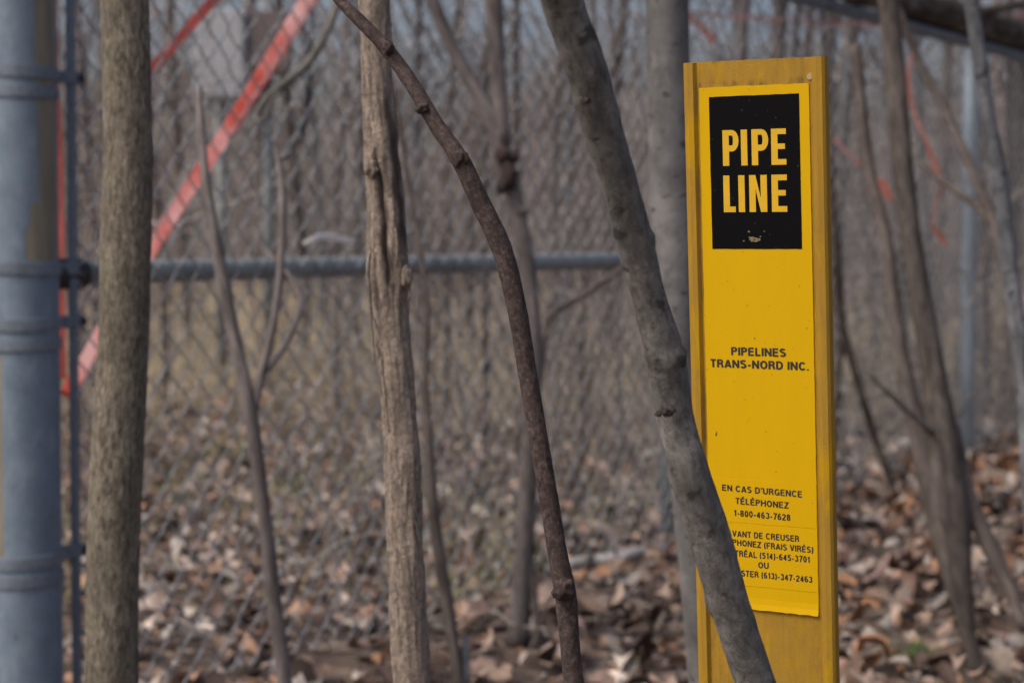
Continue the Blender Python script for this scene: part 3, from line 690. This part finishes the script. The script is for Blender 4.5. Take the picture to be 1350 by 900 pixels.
# right-hand side
basal, bt, _ = tree('leaning_tree', 'dark leaning trunk with flared base right of the marker', 'tree',
     [(1168, -25, 4.5, 27), (1176, 50, 4.48, 28), (1188, 200, 4.42, 28), (1199, 300, 4.38, 29), (1215, 400, 4.34, 30), (1227, 470, 4.31, 32), (1240, 560, 4.28, 42), (1246, 650, 4.24, 56), (1256, 700, 4.22, 50), (1263, 750, 4.2, 38), (1272, 810, 4.18, 26), (1282, 868, 4.16, 22)],
     'bark_dark', None, 3.0, 28, .02, rough(.05, 40, .35, .06), 10, .7, 16, flare=1.0,
     fork=[([(1128, 60, 4.5, 16), (1136, 150, 4.48, 17), (1146, 230, 4.45, 18), (1167, 310, 4.4, 18), (1178, 400, 4.36, 19), (1190, 480, 4.32, 21), (1211, 570, 4.28, 28), (1232, 650, 4.24, 38), (1250, 730, 4.21, 36), (1268, 800, 4.19, 24)], 'bark_brown'),
           ([(1256, 560, 4.3, 18), (1275, 650, 4.27, 24), (1300, 710, 4.22, 24), (1330, 775, 4.18, 20), (1352, 830, 4.14, 16)], 'bark_brown'), ([(1140, 488, 4.1, 4), (1160, 508, 4.12, 6), (1190, 535, 4.15, 8), (1228, 570, 4.25, 9)], 'vine')])
tree('pale_sapling', 'blue grey sapling with black flecks rising at the right edge', 'tree',
     [(1276, -25, 3.3, 19), (1287, 50, 3.3, 20), (1302, 150, 3.3, 20), (1318, 240, 3.3, 23), (1330, 350, 3.28, 22), (1343, 440, 3.26, 22), (1352, 540, 3.25, 22), (1358, 640, 3.24, 23)],
     'bark_blue', None, 2.8, 20, .02, rough(.05, 50, .6, .08), 8, .6, 17)
tree('crooked_branch', 'dark crooked stem meeting the blue grey sapling at upper right', 'tree',
     [(1203, 60, 5.2, 12), (1218, 95, 5.2, 12), (1243, 140, 5.18, 12), (1262, 180, 5.15, 12), (1285, 235, 5.1, 13), (1306, 280, 5.08, 14), (1324, 340, 5.05, 16), (1338, 440, 5.0, 17), (1350, 560, 5., 18), (1358, 640, 5., 18)],
     'bark_brown', None, 2.3, 14, .03, rough(.08, 40, .4, .12), 6, .5, 18, fork=[([(1213, 213, 5.2, 7), (1240, 238, 5.16, 8), (1270, 258, 5.12, 9), (1292, 276, 5.1, 10), (1312, 300, 5.07, 10)], 'bark_brown')])
tree('dark_stem', 'thin dark stem leaning just right of the marker post edge', 'tree',
     [(1098, 270, 6.6, 11), (1104, 340, 6.6, 12), (1111, 430, 6.6, 12), (1124, 480, 6.6, 11), (1143, 545, 6.6, 11), (1163, 605, 6.6, 11), (1184, 662, 6.6, 10)],
     'bark_log', None, 1.9, 12, .04, rough(.08, 40, .4, .12), 5, .4, 19, fork=[([(1112, 440, 6.6, 9), (1102, 520, 6.58, 9), (1096, 640, 6.55, 9), (1094, 668, 6.55, 9)], 'bark_log')])
# fallen trunk on the top rail
def along(Y, off, z, r): return np.append(fence_at(Y, off, z), r)
lg, _ = trunk_mesh([along(5.6, .02, TOPZ + .085, .045), along(6.6, .01, TOPZ + .078, .05), along(7.4, 0, TOPZ + .08, .056), along(8.4, -.01, TOPZ + .085, .062), along(9.6, 0, TOPZ + .09, .066), along(11.5, .05, TOPZ + .09, .07)], 32, .03, rough(.1, 16, .3, .1), 21)
e = empty('fallen_log', fence_at(8, 0, TOPZ + .03), 'dark fallen tree trunk lying along the top of the fence', 'log'); link('trunk', lg, M['bark_log'], e)
b1, _ = trunk_mesh([along(7.9, .04, TOPZ + .10, .02), along(8.2, .15, TOPZ + .17, .018), along(8.6, .3, TOPZ + .32, .012)], 12, .03, rough(.1, 30, .3, .1), 22); link('branch', b1, M['bark_log'], e)
# pale hooked vine, cable, litter on the fence
def strand(name, label, cat, rows, mat, nseg=10, step=.012, disp=None):
    q = [np.append(P(a, b, Y), w_ * Y / FPX / 2) for (a, b, Y, w_) in rows]
    me, _ = trunk_mesh(q, nseg, step, disp, 1); o = link(name, me, M[mat]); return tag(o, label, cat)
strand('hanging_vine', 'pale grey vine hanging in a curve with a curled loop at its end', 'vine',
       [(478, -230, 4.0, 12), (462, -90, 3.95, 12), (447, -5, 3.9, 12), (434, 35, 3.88, 12), (410, 78, 3.86, 12), (380, 106, 3.85, 11), (357, 124, 3.84, 10), (346, 138, 3.84, 8), (338, 155, 3.84, 7), (342, 161, 3.83, 6), (350, 154, 3.82, 6), (354, 143, 3.82, 6), (362, 128, 3.83, 6), (378, 113, 3.86, 5), (392, 107, 3.9, 4)], 'vine', 12, .008, rough(.08, 60, .4, .1))
strand('black_cable', 'black cable hanging behind the fence beside the curled vine', 'cable',
       [(414, -260, 4.7, 5), (412, -60, 4.7, 5), (410, 70, 4.7, 6), (407, 105, 4.7, 9), (404, 140, 4.7, 11), (400, 168, 4.7, 9), (393, 190, 4.7, 6), (378, 206, 4.7, 5), (362, 216, 4.7, 4)], 'black')
def strap(name, label, cat, rows, mat, thick=.003, nvar=.0):
    """flat plastic strap: rows (px, py, Y, width px), width lies across its run and square to the view axis"""
    q = spline([np.append(P(a, b, Y), w_ * Y / FPX / 2) for (a, b, Y, w_) in rows], .03)
    T = np.gradient(q[:, :3], axis=0); T /= np.linalg.norm(T, axis=1, keepdims=True); V = []
    for i, (p, t) in enumerate(zip(q, T)):
        a = nvar * math.sin(i * .35); n_ = np.array([math.sin(a), math.cos(a), .12]); sd = np.cross(t, n_); sd /= np.linalg.norm(sd); n_ = np.cross(sd, t)
        r_ = p[3] * (1 + .12 * nz(i * .6, 2, 3))
        for (x, y) in ((-1, -1), (1, -1), (1, 1), (-1, 1)): V.append(p[:3] + sd * x * r_ + n_ * y * thick / 2)
    m = len(q); F = [(i * 4 + j, i * 4 + (j + 1) % 4, (i + 1) * 4 + (j + 1) % 4, (i + 1) * 4 + j) for i in range(m - 1) for j in range(4)] + [(3, 2, 1, 0), ((m - 1) * 4, (m - 1) * 4 + 1, (m - 1) * 4 + 2, (m - 1) * 4 + 3)]
    o = link(name, mesh_from(V, F), M[mat], None, smooth=False); bm = bmesh.new(); bm.from_mesh(o.data); bmesh.ops.recalc_face_normals(bm, faces=bm.faces); bm.to_mesh(o.data); bm.free()
    return tag(o, label, cat)
strap('red_bar', 'faded red and pink flat bar slanting up behind the fence', 'bar', [(88, 520, 3.85, 18), (203, 322, 4.05, 19), (305, 165, 4.25, 19), (412, -10, 4.45, 20), (520, -190, 4.65, 20)], 'red', .022)
strap('red_strip', 'narrow red strip hanging beside the blue grey fence post', 'strip', [(70, -260, 3.72, 12), (69, -20, 3.72, 11), (72, 90, 3.72, 11), (76, 200, 3.72, 13), (79, 330, 3.72, 12), (80, 440, 3.72, 13), (82, 500, 3.72, 12)], 'dark_red', .003, .2)
strap('red_bar', 'short dark red bar slanting at the top behind the rough sapling trunk', 'bar', [(150, 150, 4.6, 13), (200, 92, 4.6, 13), (255, 30, 4.6, 13), (300, -20, 4.6, 13), (420, -150, 4.6, 13)], 'dark_red', .015)
strap('white_strip', 'white torn strip caught on the fence above the brace rail', 'litter', [(400, 321, 4.02, 4), (411, 315, 4.02, 5), (428, 311, 4.04, 8), (446, 314, 4.06, 8), (466, 318, 4.08, 5)], 'white', .004, .0)
strap('orange_tape', 'orange tape stretched level through the wood above the marker', 'tape', [(860, 10, 8.4, 3), (900, 16, 8.4, 4), (960, 21, 8.45, 4), (1040, 27, 8.5, 4), (1140, 33, 8.6, 5), (1300, 25, 8.8, 4), (1420, 10, 9, 4)], 'pink', .002, .2)
GR = 'loose orange tape ends in the wood'
strap('orange_tape', 'orange tape end drooping over the left corner of the marker top', 'tape', [(898, 14, 8.3, 6), (912, 26, 8.3, 8), (924, 36, 8.3, 9), (935, 47, 8.3, 12), (941, 58, 8.3, 9)], 'orange', .002, .4, ).__setitem__('group', GR)
strap('orange_tape', 'longest orange tape hanging at a slant right of the dark leaning trunk', 'tape', [(1204, 64, 5.2, 3), (1197, 98, 5.19, 4), (1200, 130, 5.19, 5), (1208, 158, 5.19, 3), (1219, 182, 5.18, 4), (1229, 210, 5.18, 7), (1241, 240, 5.17, 4)], 'orange', .002, .3).__setitem__('group', GR)
strap('orange_tape', 'small orange tape scrap left of the dark leaning trunk', 'tape', [(1160, 236, 4.42, 9), (1167, 250, 4.42, 12), (1174, 264, 4.42, 9)], 'orange', .002).__setitem__('group', GR)
strap('orange_tape', 'small faded orange tape scrap low right of the dark leaning trunk', 'tape', [(1241, 241, 5.155, 1.5), (1233, 272, 5.15, 2), (1229, 296, 5.15, 3), (1236, 307, 5.15, 8), (1243, 316, 5.15, 7), (1247, 324, 5.15, 3)], 'orange', .002).__setitem__('group', GR)
strap('pink_tape', 'thin pink tape slanting just right of the marker top', 'tape', [(1080, 170, 6.8, 4), (1100, 184, 6.8, 5), (1116, 200, 6.8, 5), (1134, 218, 6.8, 4)], 'pink', .002).__setitem__('group', GR)
# grey cabinet and brown box on a post behind the fence
def utility():
    Y = 11.; c = P(300, 70, Y); e = empty('utility_stand', (P(322, 70, Y)[0], Y + .1, 0), 'pale grey cabinet and brown box mounted on a post behind the fence', 'utility box')
    def bx(name, x0, x1, y0, y1, Ya, Yb, mat, par, bev=.008):
        a, b = P(x0, y0, Ya), P(x1, y1, Ya)
        return link(name, box_mesh(((a[0] + b[0]) / 2, (Ya + Yb) / 2, (a[2] + b[2]) / 2), (1, 0, 0), (0, 1, 0), (0, 0, 1), abs(b[0] - a[0]) / 2, abs(Yb - Ya) / 2, abs(a[2] - b[2]) / 2, bev), mat, par, smooth=False)
    cab = bx('cabinet', 256, 325, 12, 132, Y, Y + .2, M['box_grey'], e); bx('door', 261, 320, 18, 126, Y - .012, Y - .002, M['box_grey'], cab, .003)
    bx('box', 328, 382, 14, 92, Y + .02, Y + .2, M['box_brown'], e)
    for x in (290, 352):
        q = P(x, 0, Y + .26); link('leg', lathe_post((q[0], Y + .26, 0), .03, -.05, 2.05, 16, 2), M['galv'], e)
    a, b = P(238, 79, Y + .22), P(420, 104, Y + .22); pipe('crossbar', a, b, .014, M['galv'], 10, e)
utility()
# pale broken branch on the ground by the foot of the fence
q = [np.append(P(a, b, Y), r_) for (a, b, Y, r_) in ((722, 752, 5.25, .012), (760, 742, 5.3, .017), (800, 738, 5.32, .016), (850, 726, 5.4, .013), (880, 719, 5.45, .007))]
for p_ in q: p_[2] = max(p_[2], gh(p_[0], p_[1]) + p_[3])
me, _ = trunk_mesh(q, 10, .02, rough(.15, 30, .4, .2), 2); tag(link('broken_branch', me, M['bleached']), 'pale broken branch lying on leaves at the foot of the fence', 'branch')

# ------------------------------------------------------------------ background saplings that read one by one
GB = 'bare saplings in the wood behind the fence'
spots = [(1012, 9.5, 22), (958, 8.6, 16), (1092, 10, 14), (1272, 11, 20), (1330, 10.5, 16), (1240, 13, 14), (1150, 12, 12), (800, 12, 16), (740, 13.5, 14), (690, 10.5, 11), (620, 12.5, 13), (555, 10, 10), (470, 12, 12), (425, 14, 12), (350, 15, 11), (215, 9.5, 10), (120, 10, 12), (40, 12, 14), (1400, 9, 18), (1470, 12, 18), (-60, 9, 16), (-150, 12, 18), (1060, 14, 13), (905, 11, 12), (1195, 9.2, 9), (770, 8.2, 8), (820, 7.2, 9), (590, 8.4, 8), (530, 7.6, 7), (640, 7.8, 9), (728, 9.6, 12), (445, 9.3, 9), (400, 12.5, 13), (1225, 10.2, 10), (1108, 8.8, 9), (1300, 9.4, 13), (1180, 11.2, 15), (1340, 8.9, 9), (180, 11.5, 12), (110, 8.6, 8), (250, 13.5, 13), (985, 11, 12), (1035, 8.4, 8)]
for i, (px, Y, wp) in enumerate(spots):
    lean_ = random.uniform(-30, 30); k = Y / 9
    rows = [(px + lean_ + random.uniform(-8, 8), 0, Y, wp * .9), (px + lean_ * .5 + random.uniform(-6, 6), 160, Y, wp), (px + random.uniform(-5, 5), 309 + .45 * FPX / Y, Y, wp * 1.05), (px, 309 + .85 * FPX / Y, Y, wp * 1.15)]
    tree('background_sapling', 'bare sapling blurred by distance in the wood behind the fence', 'tree', rows, ['bark_brown', 'bark_purple', 'bark_dark', 'bark_blue', 'bark_dark'][i % 5], None, 3.6, 8, .12, rough(.06, 20, .4, .1), 30, .8, 100 + i, GB)

# ------------------------------------------------------------------ brush and far wood: one mass nobody could count
def brush(name, label, n, ylo, yhi, hlo, hhi, r0, ntw, tl, cols, seed, wide=.30, pad=2.2, keep=None, kinds=None, tr=(.0016, .0036), flo=.3):
    g_ = np.random.default_rng(seed)
    Y = np.sqrt(g_.uniform(ylo ** 2, yhi ** 2, n)); X = g_.uniform(-1, 1, n) * (wide * Y + pad)
    if keep is not None: m = keep(X, Y); X, Y = X[m], Y[m]
    n = len(X); h = g_.uniform(hlo, hhi, n) * g_.uniform(.6, 1, n); K = 8
    d = np.stack([g_.normal(0, .24, n), g_.normal(0, .24, n), np.ones(n)], 1); pts = [np.stack([X, Y, np.full(n, -.05)], 1)]
    for s in range(K - 1):
        d = d + np.concatenate([g_.normal(0, .13, (n, 2)), np.zeros((n, 1))], 1); pts.append(pts[-1] + d * (h / (K - 1))[:, None])
    ST = np.stack(pts, 1); r_ = g_.uniform(*r0, n); RS = r_[:, None] * np.linspace(1, .25, K)[None]
    cp_ = np.array(cols); C = cp_[g_.integers(len(cp_), size=n)] * g_.uniform(.45, 1.35, (n, 1))
    N2 = n * ntw; si = np.repeat(np.arange(n), ntw); f = g_.uniform(flo, 1, N2) * (K - 1); i0 = np.minimum(f.astype(int), K - 2); fr = (f - i0)[:, None]
    st_ = ST[si, i0] * (1 - fr) + ST[si, i0 + 1] * fr
    a = g_.uniform(0, 2 * math.pi, N2); dd = np.stack([np.cos(a), np.sin(a), g_.uniform(-.1, 1.3, N2)], 1); dd /= np.linalg.norm(dd, axis=1, keepdims=True)
    L = tl * g_.uniform(.35, 1.2, N2) * (.4 + .6 * np.minimum(1, h[si] / 2)); pt = [st_]
    for s in range(4):
        dd = dd + g_.normal(0, .36, (N2, 3)); dd /= np.linalg.norm(dd, axis=1, keepdims=True); q_ = pt[-1] + dd * (L / 4)[:, None]; q_[:, 2] = np.maximum(q_[:, 2], .01); pt.append(q_)
    TP = np.stack(pt, 1); tr_ = g_.uniform(tr[0], tr[1], N2); TR = tr_[:, None] * np.linspace(1, .4, 5)[None]
    m1 = many_tubes(ST, RS, 4, C); m2 = many_tubes(TP, TR, 3, C[si] * g_.uniform(.8, 1.3, (N2, 1)))
    bm = bmesh.new(); bm.from_mesh(m1); bm.from_mesh(m2); me = bpy.data.meshes.new(name); bm.to_mesh(me); bm.free()
    o = link(name, me, M['twig']); return tag(o, label, 'undergrowth', kind='stuff')
GREY = [(.2, .175, .162), (.25, .225, .205), (.15, .128, .115), (.29, .265, .24), (.22, .165, .147), (.32, .29, .27)]
def clear_view(X, Y):
    px = 675 + FPX * X / Y
    behind = X < .55 * Y - 2.686 - .25            # beyond the fence
    return (behind | (Y > 8.5)) & ~((px > 230) & (px < 405) & (Y < 11.6))
brush('brush', 'tangled grey brown bare brush filling the wood behind the fence', 1400, 6.5, 26, .9, 3.3, (.003, .010), 15, .8, GREY, 31, keep=clear_view)
brush('low_brush', 'low tangle of thin twigs just behind the fence', 300, 4.4, 11, .3, 1.5, (.0016, .0035), 9, .4, GREY, 32, .3, 1.5, keep=clear_view, tr=(.0009, .0018), flo=.1)
brush('far_wood', 'far grey wood closing the view behind the brush', 800, 26, 62, 2.5, 6.5, (.02, .09), 12, 1.7, GREY, 33, .3, 6, tr=(.005, .012))

def near_fence(X, Y):
    px = 675 + FPX * X / Y; b = .55 * Y - 2.686 - X
    return (b > .06) & (b < 1.8) & ((px > 430) | (np.random.default_rng(3).uniform(size=len(X)) < .3)) & ~((px > 235) & (px < 400) & (np.random.default_rng(4).uniform(size=len(X)) < .5))
GREYER = [(.2, .18, .17), (.3, .275, .26), (.13, .11, .1), (.38, .355, .335), (.21, .165, .15)]
brush('fence_tangle', 'grey tangle of thin bare shoots growing up against the fence', 1000, 4.3, 10, .4, 2.2, (.0016, .0045), 8, .5, GREYER, 35, .28, .6, keep=near_fence, tr=(.0009, .002), flo=.15)
def lying_twigs():
    q_ = np.random.default_rng(64); n = 420; Y = np.sqrt(q_.uniform(3.6 ** 2, 11 ** 2, n)); X = q_.uniform(-1, 1, n) * (.27 * Y + 1)
    a = q_.uniform(0, 2 * math.pi, n); L = q_.uniform(.1, .4, n); t = np.linspace(-.5, .5, 6)
    pt = np.stack([X[:, None] + np.cos(a)[:, None] * L[:, None] * t + q_.normal(0, .012, (n, 6)), Y[:, None] + np.sin(a)[:, None] * L[:, None] * t + q_.normal(0, .012, (n, 6)), np.zeros((n, 6))], -1)
    for i in range(n):
        for j in range(6): pt[i, j, 2] = gh(pt[i, j, 0], pt[i, j, 1]) + .035
    pt[:, :, 2] += q_.uniform(-.005, .05, (n, 1)) + q_.normal(0, .05, (n, 1)) * t[None] + q_.normal(0, .004, (n, 6))
    C = np.array([(.2, .17, .15), (.32, .29, .26), (.13, .1, .085), (.25, .22, .19)])[q_.integers(4, size=n)]
    return many_tubes(pt, q_.uniform(.0015, .0055, n)[:, None] * np.linspace(1, .5, 6)[None], 5, C)
tag(link('fallen_twigs', lying_twigs(), M['twig']), 'thin fallen twigs scattered over the dry leaves', 'twigs', kind='stuff')

# ------------------------------------------------------------------ leaf litter
def leaves(n, ylo, yhi, seed, size, lift, wide=.27, pad=1.3):
    g_ = np.random.default_rng(seed)
    Y = np.sqrt(g_.uniform(ylo ** 2, yhi ** 2, n)); X = g_.uniform(-1, 1, n) * (wide * Y + pad)
    inside = X < .55 * Y - 2.686
    nu, nv = 3, 5
    L = (size[0] + (size[1] - size[0]) * g_.uniform(0, 1, n) ** 1.6) * np.where(inside, .95, 1.); Wd = L * g_.uniform(.3, .85, n)
    uu = np.linspace(-1, 1, nu); vv = np.linspace(-1, 1, nv)
    wprof = np.array([.12, .82, 1., .72, .08])
    lx = (uu[None, None, :] * wprof[None, :, None]) * (Wd / 2)[:, None, None] * (1 + .12 * g_.normal(size=(n, nv, nu)))
    ly = np.broadcast_to(vv[None, :, None], (n, nv, nu)) * (L / 2)[:, None, None]
    cup_ = g_.normal(.15, .5, n)[:, None, None]; bend = g_.normal(0, .38, n)[:, None, None]; tw = g_.normal(0, .5, n)[:, None, None]
    lz = cup_ * np.abs(uu)[None, None, :] * (Wd / 2)[:, None, None] * wprof[None, :, None] + bend * (vv ** 2)[None, :, None] * (L / 2)[:, None, None] + tw * uu[None, None, :] * vv[None, :, None] * (Wd / 3)[:, None, None]
    A = np.stack([lx, ly, np.broadcast_to(lz, lx.shape)], -1).reshape(n, -1, 3)
    yaw = g_.uniform(0, 2 * math.pi, n); rx = g_.normal(0, .38, n); ry = g_.normal(0, .38, n)
    def rotm(ax_, t):
        c, s = np.cos(t), np.sin(t); o, z = np.ones(n), np.zeros(n)
        return np.array([[c, -s, z], [s, c, z], [z, z, o]]).transpose(2, 0, 1) if ax_ == 'z' else np.array([[o, z, z], [z, c, -s], [z, s, c]]).transpose(2, 0, 1) if ax_ == 'x' else np.array([[c, z, s], [z, o, z], [-s, z, c]]).transpose(2, 0, 1)
    Rm = rotm('z', yaw) @ rotm('x', rx) @ rotm('y', ry)
    A = np.einsum('nij,nkj->nki', Rm, A)
    z0 = np.array([gh(x, y) for x, y in zip(X, Y)]) + g_.uniform(.002, lift, n)
    zmin = A[:, :, 2].min(axis=1)
    A = A + np.stack([X, Y, z0 - np.minimum(0, zmin) * .6], 1)[:, None, :]
    base_ = (np.arange(n) * nu * nv)[:, None]
    q = np.array([[j * nu + i, j * nu + i + 1, (j + 1) * nu + i + 1, (j + 1) * nu + i] for j in range(nv - 1) for i in range(nu - 1)]).ravel()
    me = quads_mesh(A.reshape(-1, 3), (base_ + q[None]).reshape(-1, 4))
    pal = np.array([(.22, .145, .105), (.30, .215, .165), (.16, .095, .066), (.36, .27, .215), (.10, .062, .045), (.25, .14, .085), (.42, .33, .275), (.19, .13, .11), (.07, .045, .035), (.28, .2, .17), (.5, .43, .37), (.24, .215, .2), (.3, .27, .24), (.05, .032, .025), (.34, .19, .11), (.21, .17, .14)])
    C = pal[g_.integers(len(pal), size=n)]
    C = np.where(inside[:, None], C * .85 + C.mean(axis=1, keepdims=True) * .15, C * np.array([.96, .95, .93])) * g_.uniform(.85, 1.35, (n, 1))
    set_col(me, np.repeat(C, nu * nv, axis=0)); return me
tag(link('leaf_litter', leaves(50000, 2.4, 15, 41, (.03, .092), .04), M['leaf']), 'brown dry leaves covering the woodland ground', 'leaves', kind='stuff')

# ------------------------------------------------------------------ dry grass and green tufts
def grass(name, label, tufts, cols, seed, hgt, per=26, spread=.09):
    g_ = np.random.default_rng(seed); n = len(tufts) * per; c = np.repeat(np.array(tufts), per, axis=0)
    a = g_.uniform(0, 2 * math.pi, n); r_ = spread * np.sqrt(g_.uniform(0, 1, n)); p0 = np.stack([c[:, 0] + r_ * np.cos(a), c[:, 1] + r_ * np.sin(a), np.zeros(n)], 1)
    h = g_.uniform(*hgt, n); d = np.stack([np.cos(a) * .5 + g_.normal(0, .3, n), np.sin(a) * .5 + g_.normal(0, .3, n), np.ones(n) * 1.1], 1); d /= np.linalg.norm(d, axis=1, keepdims=True); pt = [p0]
    for s in range(4):
        d = d + np.array([0, 0, -.16]) + g_.normal(0, .1, (n, 3)); d /= np.linalg.norm(d, axis=1, keepdims=True); pt.append(pt[-1] + d * (h / 4)[:, None])
    TP = np.stack(pt, 1); C = np.array(cols)[g_.integers(len(cols), size=n)] * g_.uniform(.7, 1.25, (n, 1))
    me = many_tubes(TP, g_.uniform(.0012, .0026, n)[:, None] * np.array([1, 1, .8, .55, .2])[None], 3, C)
    return tag(link(name, me, M['grass']), label, 'grass', kind='stuff')
g_ = np.random.default_rng(51); tf = []
while len(tf) < 1300:
    Y = g_.uniform(9, 30); X = g_.uniform(-1, 1) * (.28 * Y + 1.5)
    if X < .55 * Y - 2.686 - .3 or Y > 14: tf.append((X, Y))
grass('dry_grass', 'dry tan grass standing in the clearing behind the fence', tf, [(.55, .47, .32), (.45, .37, .25), (.6, .52, .4), (.36, .30, .2)], 52, (.18, .6), 26, .18)
tf = []
while len(tf) < 150:
    Y = g_.uniform(4.3, 9.5); X = g_.uniform(-1, 1) * (.27 * Y + .8)
    if X < .55 * Y - 2.686 - .12: tf.append((X, Y))
grass('low_grass', 'sparse thin grey green grass growing through leaves behind the fence', tf, [(.26, .24, .15), (.2, .2, .1), (.16, .19, .08), (.33, .28, .19)], 55, (.06, .22), 14, .12)
tf = []
while len(tf) < 260:
    Y = g_.uniform(6, 13); X = g_.uniform(-1, 1) * (.27 * Y + 1)
    if X < .55 * Y - 2.686 - .2 and g_.uniform() < ((Y - 5.5) / 7.5) ** 1.3: tf.append((X, Y))
grass('dry_grass', 'thin dry tan grass mixed with leaves nearer the fence', tf, [(.46, .38, .25), (.36, .29, .19), (.5, .42, .31), (.26, .24, .14)], 56, (.1, .34), 20, .16)
gt = [P(x, y, .85 * FPX / (y - 309))[:2] for (x, y) in ((292, 612), (305, 606), (372, 655), (350, 560), (495, 548), (785, 545), (800, 530), (770, 560), (820, 430), (690, 545), (230, 660), (450, 640))]
grass('green_grass', 'small green grass tufts growing among the fallen leaves', gt, [(.10, .16, .045), (.14, .2, .06), (.2, .22, .09)], 53, (.05, .14), 34, .05)
lf = [P(x, y, .85 * FPX / (y - 309))[:2] for (x, y) in ((1195, 872), (1215, 880))]
grass('green_sprig', 'green sprig lying in the leaves below the marker on the right', lf, [(.07, .12, .04), (.1, .15, .05)], 54, (.03, .07), 26, .03)
